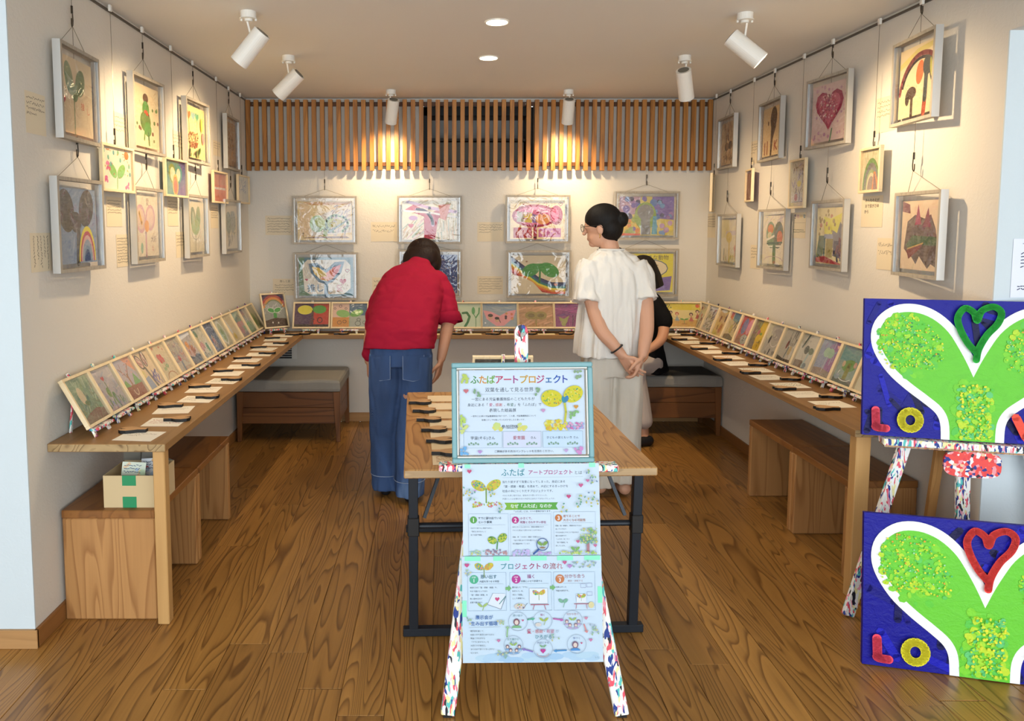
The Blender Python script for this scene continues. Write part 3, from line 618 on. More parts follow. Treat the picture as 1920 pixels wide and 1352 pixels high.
a = AP('B8A88A'); RAB_S.append((a, 'small pine frame seen edge-on beside the back right corner'))
a = AS('8A3030'); a.e(.5, .5, .28, .45, 'D8B4A4').e(.5, .5, .12, .4, '7A2A2E').dabs(12, (.1, .05, .9, .95), .3, .05, ['6A2226', 'A85048'], 90, 10, 3); RAB_S.append((a, 'small pine framed dark red picture on the right wall'))
a = AP('C9BFA8'); a.dabs(46, (.05, .1, .95, .95), .16, .03, ['8F80A0', 'B8A88A', '6A5A6A', 'A89AB4', '7A6A4A'], 70, 60, 5).e(.55, .5, .14, .07, 'D9C84A').e(.35, .2, .12, .08, 'B06A5A').poly([(0, 0), (1, 0), (1, .1), (0, .08)], 'C9B070').l([(.1, .1), (.95, .1)], .012, '4A443E'); RAB_S.append((a, 'small tall pine framed lilac-grey scribble picture on the right wall'))
a = AS('D9CDA8'); a.dabs(16, (0, .75, 1, 1), .2, .04, ['B8B48A', 'C9C4A0'], 95, 15, 3)
for r, c in ((.47, '5F8A4E'), (.40, '6E6E70'), (.3, '8AA06A'), (.25, 'D9C9A0'), (.2, '8A7A70')): a.e(.5, .02, r, r * 1.65, c, 0, 18, 0, 180)
a.poly([(.55, 0), (.62, .45), (.72, .45), (.95, 0)], 'C9743A').poly([(.62, 0), (.64, .4), (.68, .4), (.85, 0)], '7A5A5A'); RAB_S.append((a, 'small pine framed picture of a green and grey arch with orange road'))
def side(wall, ya, yb, z0, w, h, X0, extra=0.0):
    """mount point on a side wall: near and far edge seen at ya, yb on plane X0; the frame hangs slightly twisted"""
    lo, hi = -.75, .75; left = wall < 0
    def app(ph):
        dx = w * math.sin(ph) * (1 if left else -1); yy = (ya + w * math.cos(ph)); xx = X0 + dx
        return yy * X0 / xx - ya
    best = min((abs(app(p / 200) - (yb - ya)), p / 200) for p in range(-120, 121))[1]
    ph = max(-.6, min(.6, best + extra))
    d = Vector((math.sin(ph) * (1 if left else -1), math.cos(ph), 0))     # near edge to far edge
    near = Vector((X0, ya, z0)); c = near + d * w / 2
    n = Vector((d.y, -d.x, 0)) if left else Vector((-d.y, d.x, 0))
    # keep clear of the wall
    for e in (near, near + d * w):
        back = e.x - n.x * .032
        if left and back < WL + .004: c.x += WL + .004 - back
        if not left and back > WR - .004: c.x -= back - (WR - .004)
    return c - n * .03, (d if left else -d), n
HOOKS = []
def hang(lst, data, wall, X0, w, h):
    for (a, lb), (ya, yb, zt, zb) in zip(lst, data):
        c, r, n = side(wall, ya, yb, zb, w, h, X0)
        big_frame(lb, a, basis(c, r, n), w, h, .29, .297)
        HOOKS.append((wall, c, r, n, zb + h, w, lb))
hang(LAB_U, ((2.766, 3.079, 2.242, 1.872), (3.418, 3.812, 2.25, 1.893), (4.131, 4.55, 2.268, 1.906), (4.914, 5.219, 2.30, 1.929)), WL, -1.425, .35, .367)
hang(LAB_L, ((2.709, 3.08, 1.725, 1.358), (3.405, 3.753, 1.728, 1.358), (4.121, 4.484, 1.716, 1.354), (4.83, 5.221, 1.717, 1.352)), WL, -1.425, .35, .367)
hang(RAB_U, ((5.018, 5.303, 2.319, 1.948), (4.344, 4.643, 2.31, 1.944), (3.643, 4.055, 2.327, 1.952), (2.98, 3.257, 2.358, 1.982)), WR, 2.03, .35, .367)
hang(RAB_L, ((4.925, 5.277, 1.622, 1.256), (4.237, 4.603, 1.645, 1.275), (3.627, 3.949, 1.678, 1.307), (2.911, 3.206, 1.687, 1.318)), WR, 2.03, .35, .367)
SH = []
for (a, lb), (ya, yb, zb) in zip(LAB_S, ((3.10, 3.425, 1.688), (3.811, 4.152, 1.695), (4.621, 4.932, 1.688), (5.19, 5.50, 1.703))):
    c, r, n = side(WL, ya, yb, zb, .287, .207, -1.42); small_frame(lb, a, basis(c, r, n), .287, .207); SH.append((WL, c, zb + .207, lb))
for (a, lb), (ya, yb, zb, w, h, ex) in zip(RAB_S, ((5.30, 5.42, 1.645, .2, .28, -.30), (4.70, 4.86, 1.698, .2, .215, -.12), (4.041, 4.22, 1.639, .2, .28, 0), (3.356, 3.521, 1.696, .2, .215, 0))):
    c, r, n = side(WR, ya, yb, zb, w, h, 2.02, ex); small_frame(lb, a, basis(c, r, n), w, h); SH.append((WR, c, zb + h, lb))
# ------------------------------------------------------------------ hanging wires
runner = MB().box((-.006, -.009, -.012), (.006, .009, .016)).mesh('runner', 'white', bevel=.002)
clasp = MB().tube([(0, 0, 0), (0, .004, -.012), (0, .006, -.035), (0, .003, -.055), (0, -.004, -.062), (0, -.007, -.052), (0, -.006, -.03)], .0024, 6).tube([(0, 0, .02), (0, 0, -.01)], .0045, 6).mesh('clasp', 'clasp')
def short(lb): return lb.split(' picture ')[-1].split(' drawing ')[-1]
def wire(x, y, zs, label, vs, runner_on=True, top=2.488):
    """zs: clasp heights from the top; vs: list of (apex z, two corner points) for cords"""
    t = thing('hanging_wire', label, 'wire', (x, y, top), group='picture hanging wires')
    if runner_on: obj('runner', runner, t)
    obj('cable', MB().tube([(0, 0, 0), (0, 0, min(zs) - top)], .0011, 5).mesh('cable', 'steel'), t)
    for z in zs: obj('clasp', clasp, t, (0, 0, z - top))
    for az, p, q in vs:
        o = Vector((x, y, top))
        obj('cord', MB().tube([Vector(p) - o, Vector((x, y, az)) - o, Vector(q) - o], .0012, 5).mesh('cord', 'thread'), t)
nH = len(HOOKS) // 4
for g in (0, 8):
    for i in range(4):
        wl_, c, r, n, zt, w, lb = HOOKS[g + i]; c2, r2, n2, zt2 = HOOKS[g + 4 + i][1:5]
        m_ = n * .002; k0 = c + m_; k1 = c2 + n2 * .002
        x = k0.x; y = k0.y
        f = lambda cc, rr, zz: ((cc + rr * .12).to_tuple()[:2] + (zz,), (cc - rr * .12).to_tuple()[:2] + (zz,))
        a1, b1 = f(k0, r, zt); a2, b2 = f(k1, r2, zt2)
        wire(x, y, (zt + .15, zt2 + .15), 'hanging wire above the ' + lb.replace('grey framed ', ''), [(zt + .09, a1, b1), (zt2 + .09, a2, b2)])
for wl_, c, zt, lb in SH:
    x = c.x; y = c.y
    wire(x, y, (zt + .055,), 'thin wire above the ' + lb.replace('small pine framed ', '').replace('small tall pine framed ', ''), [(zt + .0, (x, y, zt - .002), (x, y, zt - .002))])
# ------------------------------------------------------------------ eight pictures on the back wall
BK_U = []
a = AB('E2C382'); a.poly([(.04, .1), (.25, .1), (.22, .95), (.04, .95)], 'DDB882').poly([(.25, .9), (.98, .92), (.98, .98), (.1, .98)], 'E09A4A').poly([(.25, .55), (.7, .8), (.98, .95), (.98, .2), (.25, .1)], 'D9CFC0').e(.36, .42, .14, .22, '9CC48C').e(.34, .4, .07, .2, 'BFE0DC').sprout(.5, .3, .16, .4, 'A4B860', '8FA85A', .05, .1).arc(.72, .42, .2, .22, .07, '9CC9A4', -60, 250).e(.72, .42, .12, .12, 'B4A850').l([(.56, .2), (.9, .5)], .05, '7FA0A8').dabs(60, (.6, .1, .95, .9), .1, .018, ['8A86A8', 'B090A0', '9A9AB8', 'EDE8E4'], 40, 60, 5).poly([(.05, .05), (.95, .05), (.9, .1), (.3, .09)], '7A4A2A').l([(.1, .08), (.1, .2)], .012, '5A4A2E').l([(.08, .17), (.12, .17)], .012, '5A4A2E')
BK_U.append((a, 'landscape framed back-wall picture of a pale green sprout on ochre'))
a = AB('EADFC4'); a.dabs(50, (.6, .02, 1, .85), .4, .02, ['C9B884', 'B8A070', 'D9B48A', 'A8B4A0'], 90, 8, 3).poly([(.4, .02), (.6, .02), (.66, .55), (.95, .75), (.75, .85), (.55, .7), (.2, .9), (.05, .78), (.4, .6)], 'B53048').arc(.3, .38, .26, .4, .09, 'C79ACB', 0, 100).l([(.1, .98), (.5, .82), (.98, .72)], .08, 'CFA4CE').l([(0, .75), (.5, .7), (1, .58)], .05, 'F1EEEA').poly([(.66, .9), (.88, .92), (.8, .5), (.7, .55)], 'CF6A52').dabs(26, (.02, .05, .36, .5), .3, .03, ['D9A8B0', '9CB094', 'EDE6DC', 'C9A878'], 45, 12, 6).heart(.16, .36, .14, 'C94A66').e(.2, .56, .08, .06, 'B87FC0')
BK_U.append((a, 'landscape framed back-wall picture of a crimson stem with purple swooshes'))
a = AB('F0D49A'); a.e(.45, .6, .42, .3, '9C1630').e(.45, .6, .37, .24, 'D86A94').poly([(.12, .45), (.4, .42), (.4, .68), (.12, .72)], 'A9A89A').poly([(.25, .44), (.4, .42), (.4, .66), (.25, .68)], 'D9B84A').poly([(.4, .42), (.52, .42), (.5, .62), (.4, .66)], '7A5A8E').e(.6, .52, .14, .14, 'E08A4A').e(.84, .62, .12, .25, 'A81A34').e(.82, .62, .07, .18, 'E0507A').l([(.46, .02), (.46, .36)], .09, '9C1630').poly([(.06, .03), (.4, .03), (.4, .3), (.06, .3)], 'A8222C').t('推し', .23, .16, .17, 'E5B09A').poly([(.52, .05), (.93, .05), (.93, .28), (.52, .28)], 'C05A94').dots(9, (.55, .09, .9, .25), .025, .04, ['D88A5A', 'C9746A'], 4).t('LO', .3, .94, .1, 'D2703A').t('VE', .64, .94, .1, 'D2703A').hl(.92, .9, .1, .015, 'D2503A').hl(.9, .42, .1, .012, 'B0604A').dabs(40, (.1, .5, .7, .88), .12, .022, ['F4E9EC', 'E9C4D4', '9C1630'], 20, 70, 8)
BK_U.append((a, 'landscape framed back-wall picture of a red mushroom-like leaf on yellow'))
a = AB('C8B55A'); a.poly([(0, .5), (.3, .55), (.4, 1), (0, 1)], 'A886A0').poly([(.62, .45), (1, .4), (1, 1), (.6, 1)], '6A5AA0').dots(34, (.02, .45, .98, .95), .05, .1, ['4A6AA8', '6F62A8', '5A86B8', '8A6AA0', '4A4A6A'], 5, 12).dots(20, (.02, .05, .4, .45), .05, .08, ['D8844A', '7A62A0', 'E0B84A', '8FA050'], 6, 10).dots(16, (.6, .05, .98, .42), .05, .08, ['5A7AB0', 'D9C04A', 'B08AB0', '6A8A6A'], 7, 10).e(.48, .5, .2, .36, '7F9A4A').e(.48, .6, .15, .2, '77787A').poly([(.4, .02), (.58, .02), (.56, .55), (.4, .55)], '77787A').poly([(.6, .03), (.7, .03), (.68, .5), (.62, .5)], '4A8AA0').poly([(.02, 0), (.38, 0), (.4, .05), (.05, .06)], 'D2604A')
BK_U.append((a, 'landscape framed back-wall picture of a grey tree among blue and purple dots'))
BK_L = []
a = AB('3F7488'); a.poly([(0, 0), (.2, 0), (.12, .5), (.1, 1), (0, 1)], '4F7A5A').poly([(.1, .12), (.2, .04), (.82, .04), (.95, .2), (.95, .8), (.86, .94), (.16, .94), (.06, .8)], 'E9E2D0').l([(.5, 0), (.5, .34)], .1, '3F6E92').poly([(.18, .84), (.34, .86), (.5, .68), (.66, .88), (.84, .9), (.78, .6), (.62, .36), (.5, .3), (.36, .36), (.22, .6)], '3B6688').poly([(.24, .76), (.36, .74), (.5, .6), (.52, .38), (.4, .42), (.28, .58)], 'E2B832').poly([(.5, .6), (.52, .38), (.62, .44), (.7, .6), (.62, .72)], 'E2602E').poly([(.62, .74), (.78, .82), (.73, .62), (.64, .5)], 'E0707E').poly([(.4, .42), (.6, .43), (.62, .5), (.4, .5)], 'E07A2E').t('推し', .3, .2, .22, '3A6A90', 2, .02).t('愛', .75, .2, .19, 'C04A56', 2, .01).heart(.81, .38, .18, 'B8283A').hl(.89, .66, .1, .018, 'C04A56').heart(.14, .42, .08, 'B02A4A').hl(.28, .93, .1, .014, BK).hl(.58, .1, .07, .012, '6A5A4A').dabs(8, (.08, .5, .22, .8), .2, .01, ['9AA8B0', 'C0B4B8'], 110, 8, 3)
BK_L.append((a, 'landscape framed back-wall picture of a blue-outlined butterfly-like sprout'))
a = AB('3A4C80'); a.dabs(380, (.02, .02, .98, .98), .05, .012, ['E9E9F0', 'A8B4D8', '7F92C8', '24305E', 'D9D4C0'], 45, 90, 4)
BK_L.append((a, 'landscape framed navy confetti picture partly hidden by the red shirt'))
a = AB('E3D2AE')
for i, c in enumerate(('2B2F55', '274A78', '2E7A6E', 'E4D23A', 'E08A2E', 'D2482E', 'A82828')):
    f = lambda o: [(0, .98 - o), (.25, .72 - o), (.5, .44 - o * .9), (.75, .3 - o * .85), (1, .3 - o * .9)]
    a.poly(f(i * .06) + f(i * .06 + .062)[::-1], c)
a.poly([(0, 0), (0, .5), (.2, .45), (.4, .3), (.6, 0)], 'E3D2AE').l([(.52, .3), (.53, .66)], .05, '2F7A3A').e(.36, .62, .17, .16, '3A8A3E', 22).e(.7, .62, .19, .17, '3E8E40', -28).e(.53, .72, .2, .07, '3A8A3E').heart(.82, .24, .1, 'D88A6A').e(.28, .84, .02, .02, '7A4A2A')
BK_L.append((a, 'landscape framed back-wall picture of a green sprout over a rainbow band'))
a = AB('E2D63E'); a.t('大好きな動物', .62, .9, .14, '2F2A44').e(.6, .62, .3, .22, 'E9D9B4').arc(.6, .62, .3, .22, .025, '5A6A78', 0, 360).dabs(10, (.5, .55, .75, .72), .1, .015, ['C9A04A', '8A6A4A'], 20, 60, 3).poly([(.66, .02), (.95, .05), (.98, .42), (.8, .38), (.72, .42)], '6A56A8').poly([(.3, .05), (.6, .02), (.62, .3), (.45, .38)], 'E080B0').poly([(.58, .02), (.68, .02), (.64, .42), (.6, .4)], '2E2A3A')
BK_L.append((a, 'landscape framed yellow picture of an animal partly hidden behind the women'))
for lst, zb, xs in ((BK_U, (1.401, 1.404, 1.409, 1.437), (-.877, -.072, .758, 1.595)), (BK_L, (.970, .991, .986, .999), (-.873, -.069, .77, 1.60))):
    for (a, lb), z, x in zip(lst, zb, xs):
        big_frame(lb, a, basis((x, WB - .034, z), (1, 0, 0), (0, -1, .0)), .495, .366, .42, .297)
for (a, lb), x, x2, z, z2 in zip(BK_U, (-.877, -.072, .758, 1.595), (-.873, -.069, .77, 1.60), (1.401, 1.404, 1.409, 1.437), (.970, .991, .986, .999)):
    y = WB - .031
    wire(x, y, (z + .366 + .11,), 'hanging wire above the back-wall ' + lb.split('back-wall ')[1], [(z + .366 + .055, (x - .16, y, z + .366), (x + .16, y, z + .366)), (z - .005, (x2 - .16, y, z2 + .366), (x2 + .16, y, z2 + .366))], False, 2.0)
# ------------------------------------------------------------------ caption notes pinned on the walls
def note(c, r, n, w, h, label, kind, seed, bg='E0D2B6', ink='857A6B'):
    q = Art(w, h, bg, .0006)
    if kind == 'v': q.scrib(5, (.1, .1, .92, .92), .022, ink, seed, True)
    elif kind == 'm':
        q.t('みんなのえが', .5, .86, .125, '2A241E', 2, .015).t('おで目がさめ', .5, .68, .125, '2A241E', 2, .015).t('から', .25, .5, .125, '2A241E', 2, .015)
    elif kind == 'c': q.t('き', .16, .85, .2, '4A2A6A', 2, .02).t('れ', .4, .85, .18, 'C08AA0', 2, .02).t('い', .64, .85, .18, 'D9B84A', 2, .02).t('な', .88, .85, .18, '4A8AA0', 2, .02).l([(.02, .6), (.98, .6)], .008, '8A7F70').scrib(2, (.05, .2, .95, .36), .02, '7A8070', seed)
    elif kind == 't': q.t('推しと愛', .5, .85, .16, '7A6F5E', 1).scrib(4, (.08, .1, .92, .7), .02, ink, seed)
    else: q.scrib(int(kind), (.07, .42 if int(kind) < 6 else .1, .93, .92), .018, ink, seed)
    o = obj('caption_note', q.mesh('caption_note', 'print'), None, mat=basis(c, r, n)); tag(o, label, 'note', 'handwritten caption notes on the walls')
FY = 1350.0
def wallY(px, X): return F * abs(X) / abs(px - 823) * 1.0
import math as _m
def onX(px, py, X):
    th = _m.atan(110 / 1350); a_ = (px - 823) / F; b_ = -(py - 535) / F
    d_ = (a_, _m.cos(th) + b_ * _m.sin(th), -_m.sin(th) + b_ * _m.cos(th)); t_ = X / d_[0]
    return d_[1] * t_, 1.535 + d_[2] * t_
LN = (((45, 168, 86, 247), '4', 'tan caption note left of the tall green heart leaf picture'), ((55, 437, 97, 512), 'v', 'caption note in vertical writing left of the rainbow picture'),
      ((198, 368, 229, 425), '5', 'caption note right under the sprout with raindrops'), ((217, 440, 241, 502), '9', 'densely written caption note left of the pink outlined heart leaf'),
      ((313, 370, 334, 424), '5', 'caption note under the teal and violet picture'), ((329, 435, 347, 484), '4', 'pale caption note left of the olive green heart leaf'),
      ((212, 208, 238, 272), '4', 'pale caption note left of the green leaf figure'), ((323, 243, 343, 298), '4', 'yellow-lit caption note left of the balloon hearts'),
      ((399, 262, 413, 290), '3', 'tiny caption note left of the brownish loops drawing'), ((394, 384, 409, 428), '5', 'boldly written caption note under the orange-red picture'))
for i, ((x0, y0, x1, y1), kd, lb) in enumerate(LN):
    ya, za = onX(x0, y0, WL); yb, zb = onX(x1, y1, WL); yb2, zt = onX(x1, y0, WL)
    h = onX(x0, y0, WL)[1] - onX(x0, y1, WL)[1]
    note((WL + .0008, (ya + yb) / 2, za - h), (0, 1, 0), (1, 0, 0), max(.06, yb - ya), h, lb, kd, i)
RN = (((1645, 176, 1679, 243), '4', 'caption note left of the dark mushroom picture'), ((1646, 447, 1680, 508), '2', 'caption note left of the dark handprint-like picture'),
      ((1617, 366, 1654, 426), 'm', 'note in bold black brush writing below the arch picture'), ((1488, 398, 1510, 447), 'c', 'note with coloured letters below the lilac-grey scribble picture'),
      ((1409, 262, 1424, 305), '4', 'caption note left of the black spoon-shaped leaf'), ((1408, 460, 1425, 505), '4', 'caption note left of the striped two-leaf tree'),
      ((1327, 400, 1341, 446), '5', 'caption note left of the thin yellow tree'))
for i, ((x0, y0, x1, y1), kd, lb) in enumerate(RN):
    ya, za = onX(x0, y0, WR); yb, zb = onX(x1, y1, WR); h = onX(x1, y0, WR)[1] - onX(x1, y1, WR)[1]
    note((WR - .0008, (ya + yb) / 2, onX(x1, y1, WR)[1]), (0, -1, 0), (-1, 0, 0), max(.06, ya - yb), h, lb, kd, 30 + i)
BN = ((-1.24, 1.47, .21, .15, '6', 'caption note left of the pale green sprout on ochre'), (-1.2, 1.0, .19, .13, 't', 'caption note titled in grey left of the butterfly-like sprout'),
      (-.42, 1.42, .215, .15, '2', 'faint caption note left of the crimson stem picture'), (-.42, 1.0, .2, .14, '2', 'faint caption note left of the navy confetti picture'),
      (.40, 1.42, .205, .15, '4', 'caption note left of the red mushroom-like leaf'), (.40, 1.01, .2, .14, '6', 'caption note left of the rainbow band picture'))
for i, (x, z, w, h, kd, lb) in enumerate(BN): note((x, WB - .0008, z), (1, 0, 0), (0, -1, 0), w, h, lb, kd, 60 + i)
q = Art(.18, .22, 'E4E8F6', .0006); q.scrib(1, (.2, .9, .95, .93), .012, '9096A8', 4).t('【ご来場の皆様へ】', .62, .83, .06, '50566A', 1); q.scrib(5, (.18, .5, .98, .78), .018, '5A607A', 3).scrib(2, (.14, .12, .98, .22), .016, '4A506A', 9)
tag(obj('notice_sheet', q.mesh('notice_sheet', 'print'), None, mat=basis((2.235, 2.6925, 1.27), (1, 0, 0), (0, -1, 0))), 'bluish white printed notice on the white pillar at right', 'notice')
# ------------------------------------------------------------------ mini easels with small frames along the counters
em_tray = MB().box((-.072, -.024, .026), (.072, .010, .036)).mesh('tray', 'splat', bevel=.002)
def mini_easel(p, yaw, tilt, h, label):
    t = thing('mini_easel', label, 'mini easel', p, (0, 0, yaw), 'paint-splattered mini easels on the counters')
    s_, c_ = math.sin(tilt), math.cos(tilt)
    key = (round(tilt, 3), h)
    def legs(sg): return MB().bar((sg * .058, -.012, 0), (sg * .030, .012 + .12 * s_, .036 + .12 * c_), .016, .009, (0, 1, 0)).mesh('leg', 'splat', bevel=.001)
    for sg in (-1, 1): obj('leg', once(('el', sg) + key, lambda: legs(sg)), t)
    obj('tray', em_tray, t)
    obj('mast', once(('em',) + key, lambda: MB().bar((0, .012 + .01 * s_, .036), (0, .010 + (h + .016) * s_, .036 + (h + .016) * c_), .016, .007, (0, 1, 0)).mesh('mast', 'splat', bevel=.001)), t)
    obj('rear_leg', once(('er',) + key, lambda: MB().bar((0, .014 + h * .8 * s_, .036 + h * .8 * c_), (0, .118, .0), .014, .008, (0, 1, 0)).mesh('rear_leg', 'splat', bevel=.001)), t)
    R = Matrix.Rotation(yaw, 3, 'Z')
    return Vector(p) + R @ Vector((0, .005, .0365)), R @ Vector((1, 0, 0)), R @ Vector((0, -c_, s_))
futaba = [(-.052, -.010), (-.02, -.011), (.0, -.022), (.022, -.026), (.045, -.020), (.056, -.008), (.05, -.003), (.03, .0), (.05, .006), (.054, .014), (.042, .022), (.02, .024), (.0, .018), (-.02, .010), (-.052, .009)]
futaba = [(x, y * 1.25) for x, y in futaba]
fm = MB().prism(futaba, 0, .0125, 0, 1).mesh('paperweight', ['black', 'wtop'])
def weight(x, y, z, rot, label, grp): tag(obj('sprout_paperweight', fm, None, (x, y, z), (0, 0, rot)), label, 'paperweight', grp)
cmesh = []
for i in range(7):
    q = Art(.155, .128, 'FBF3E2', .0006)
    if i % 2: q.scrib(3, (.1, .3, .9, .85), .03, ('6A5A52', 'C06A6A', '7A8A5A')[i % 3], i)
    else: q.scrib(2, (.15, .45, .85, .8), .022, 'A8988A', i)
    cmesh.append(q.mesh('message_card', 'print'))
def card(i, x, y, rot, label, grp, z=CZ): tag(obj('message_card', cmesh[i % 7], None, (x, y, z + .0003), (0, 0, rot)), label, 'card', grp)
def shelf_set(art, desc, p, yaw, tilt, w, h, roll=0.0):
    o, r, n = mini_easel(p, yaw, tilt, h, 'paint-splattered mini easel holding the ' + desc)
    o = o + Vector((0, 0, .0006)) - n * .0
    small_frame('small pine framed ' + desc, art, basis(o, r, n), w, h)
LS = []
a = AS('6F8F6E'); a.dabs(50, (0, .1, 1, 1), .22, .05, ['5E8468', '86A27C', '7F9A6A', '4F7A66', '98B08A'], 80, 20, 3).e(.42, .6, .12, .2, 'C9B78A').e(.5, .42, .1, .06, '5A7A4A').poly([(0, 0), (1, 0), (1, .2), (.7, .26), (.3, .2), (0, .1)], '7A6A55'); LS.append((a, 'green forest painting with a pale blossom'))
a = AS('A7A0A4'); a.dabs(40, (0, 0, 1, 1), .2, .05, ['B4A8B0', '9AA0A8', 'BCB0A8', '8F94A8'], 60, 60, 4).heart(.45, .75, .14, 'B02A36').l([(.45, .1), (.46, .66)], .03, '6A7A4A').e(.4, .42, .08, .12, '6A8A4A').e(.56, .3, .07, .1, '4F7A4A').dabs(24, (.1, 0, .95, .26), .14, .04, ['6A8A5A', '7A86A8', 'A87A8A'], 90, 30, 6); LS.append((a, 'lilac painting with a red tulip'))
a = AS('A8A0B0'); a.poly([(.55, 1), (1, 1), (1, .6)], 'DA8A6A').poly([(0, 0), (1, 0), (1, .3), (0, .34)], '8A4A36').poly([(0, .34), (.25, .5), (.4, .3)], '5F9A54').poly([(.6, .3), (.8, .6), (1, .3)], '5F9A54').l([(.5, .15), (.48, .6)], .06, '8A5A44').l([(.48, .5), (.2, .8)], .03, '8A5A44').l([(.48, .55), (.75, .85)], .03, '8A5A44').l([(.3, .7), (.35, .9)], .02, '8A5A44').dabs(14, (.1, .6, .9, .95), .06, .03, ['B05A5A', '7A5A7A', 'C99AA0'], 40, 60, 4).arc(.5, .2, .1, .14, .03, 'E0C8A0', 180, 360); LS.append((a, 'bare brown tree painting on a lilac sky'))
a = AS('E4C69A'); a.poly([(0, 0), (.5, 0), (.4, .35), (.1, .3)], '8A96B0').l([(.62, .02), (.45, .55)], .09, '5F564A').e(.3, .74, .15, .22, '4A443E', 20).e(.3, .74, .11, .17, 'E0B8A8', 20).e(.62, .78, .15, .22, '5A5048', -10).e(.62, .78, .1, .17, '8A3A30', -10).dabs(10, (.52, .65, .72, .9), .2, .02, ['E9DCC8'], 80, 15, 3).dabs(10, (.2, .62, .42, .86), .16, .018, ['4A443E', 'A84A4A'], 120, 20, 4).dabs(20, (.6, .05, .98, .4), .16, .04, ['6A5AA0', '7A86B8', '5A4A8A'], 70, 40, 5).e(.2, .42, .08, .1, 'E0CC7A').heart(.12, .92, .12, 'D2644A'); LS.append((a, 'butterfly-winged sprout painting'))
a = AS('DCC9A0'); a.dots(7, (.36, .5, .62, .75), .06, .09, ['C94A44', 'D2605A'], 4, 9).l([(.48, .2), (.5, .55)], .02, '8AA06A').e(.6, .36, .1, .06, '9AB07A').e(.4, .3, .08, .05, '9AB07A').arc(.6, .0, .3, .18, .03, 'B87A4A', 0, 180).dots(5, (.1, .8, .9, .95), .03, .05, ['C9705A'], 8); LS.append((a, 'red flower painting on cream'))
a = AS('B4A994'); a.dabs(80, (.05, .3, .95, .98), .1, .022, ['7A7A7E', '9A8F88', '8A8AA0', 'B06A62', 'D8CFC0'], 70, 60, 5).l([(.52, .02), (.54, .3)], .1, '5A6A80').e(.5, .38, .1, .09, 'B8524A'); LS.append((a, 'grey scribbled painting with a red-capped blue stem'))
a = AS('B4AAA4'); a.e(.4, .62, .13, .13, 'E08A3A').poly([(0, 0), (1, 0), (1, .22), (.7, .3), (.5, .2), (.2, .3), (0, .2)], '4A4A50').dabs(14, (.3, .25, .8, .6), .16, .05, ['9A4A3A', '6A4A44', 'C9A090'], 60, 40, 6).poly([(0, .82), (1, .9), (1, 1), (0, 1)], 'E9EAF0'); LS.append((a, 'orange sun painting over dark hills'))
a = AS('C4BCA0'); a.e(.35, .82, .1, .13, '3A6A4A', 20).l([(.3, .2), (.36, .72)], .02, '6A7A5A').e(.32, .36, .09, .16, 'C0706A').e(.48, .42, .07, .14, 'B86058', 20).e(.78, .3, .1, .16, '2F7A4A').dabs(12, (.1, .02, .95, .2), .14, .05, ['4A4A48', '5A6A5A'], 70, 40, 4); LS.append((a, 'green leaf and pink bud painting'))
a = AS('3F4462'); a.dabs(44, (0, 0, 1, 1), .25, .05, ['4A5078', '34385A', '5A5F88', '6A5A6A'], 100, 40, 3).e(.5, .35, .16, .25, '8A6A5E').e(.45, .4, .07, .08, 'A8403A').arc(.5, .75, .35, .12, .04, '8A90B0', 10, 170); LS.append((a, 'navy night painting'))
a = AS('B9B89E'); a.e(.5, .5, .32, .45, 'DDE4E2').e(.5, .5, .24, .36, 'A8BCA0').e(.5, .45, .12, .2, '7FA06A'); LS.append((a, 'pale green oval painting'))  # pale oval is glare on the glazing, painted into the drawing
a = AS('D2BF94'); a.e(.5, .2, .16, .12, 'D9B83A').dabs(14, (.1, .4, .9, .9), .12, .03, ['C9B488', 'DBCBA0'], 60, 60, 3).e(.3, .6, .12, .3, 'D8DCDA', 15); LS.append((a, 'cream painting with a round yellow fruit'))
a = AS('9AA89E'); a.poly([(0, .6), (1, .6), (1, 1), (0, 1)], '86B0A4').poly([(0, .4), (1, .4), (1, .6), (0, .6)], 'C9949C').e(.5, .26, .3, .14, 'C08A9A').poly([(0, 0), (1, 0), (1, .14), (0, .1)], '8A7A8A'); LS.append((a, 'teal and pink striped painting'))
a = AS('9A98A0'); a.poly([(0, 0), (1, 0), (1, .45), (0, .4)], '7A9A78').dabs(12, (.3, .4, .7, .7), .14, .03, ['D8DCD4', 'BCC8B4'], 80, 30, 2); LS.append((a, 'grey and green meadow painting'))
a = AS('B4AE8A'); a.e(.4, .4, .25, .3, '6F8A4A').dabs(14, (.1, .05, .9, .3), .14, .05, ['4A5A34', '7A8A4A'], 70, 40, 2).e(.4, .6, .14, .12, '8FA060'); LS.append((a, 'leafy green painting furthest along the left counter'))
for i, (a, ds) in enumerate(LS):
    y = 2.80 + i * .2
    shelf_set(a, ds, (-1.343, y, CZ), math.radians(90), math.radians(29), .2, .215)
    sd = i % 2
    card(i, -1.165 + (.02 if sd else -.01), y - .11, .05 * ((i * 7) % 5 - 2), 'message card before the %s' % ds, 'message cards on the left counter') if i < 13 else card(i, -1.17, y - .12, 0, 'message card before the %s' % ds, 'message cards on the left counter')
    weight(-1.215 if not sd else -1.105, y + .01 - .03 * sd, CZ + .0012, math.radians(180 if not sd else 8), 'sprout-shaped paperweight by the %s' % ds, 'sprout paperweights on the left counter')
a = Art(.176, .256, '8A8F86'); a.poly([(0, .8), (1, .8), (1, 1), (0, 1)], '3A2A4A')
for r, c in ((.62, 'A83A34'), (.54, 'D9843A'), (.46, '6A7A4A'), (.42, '9A9E98')): a.e(.5, .42, r, r * .95, c, 0, 18, 20, 160)
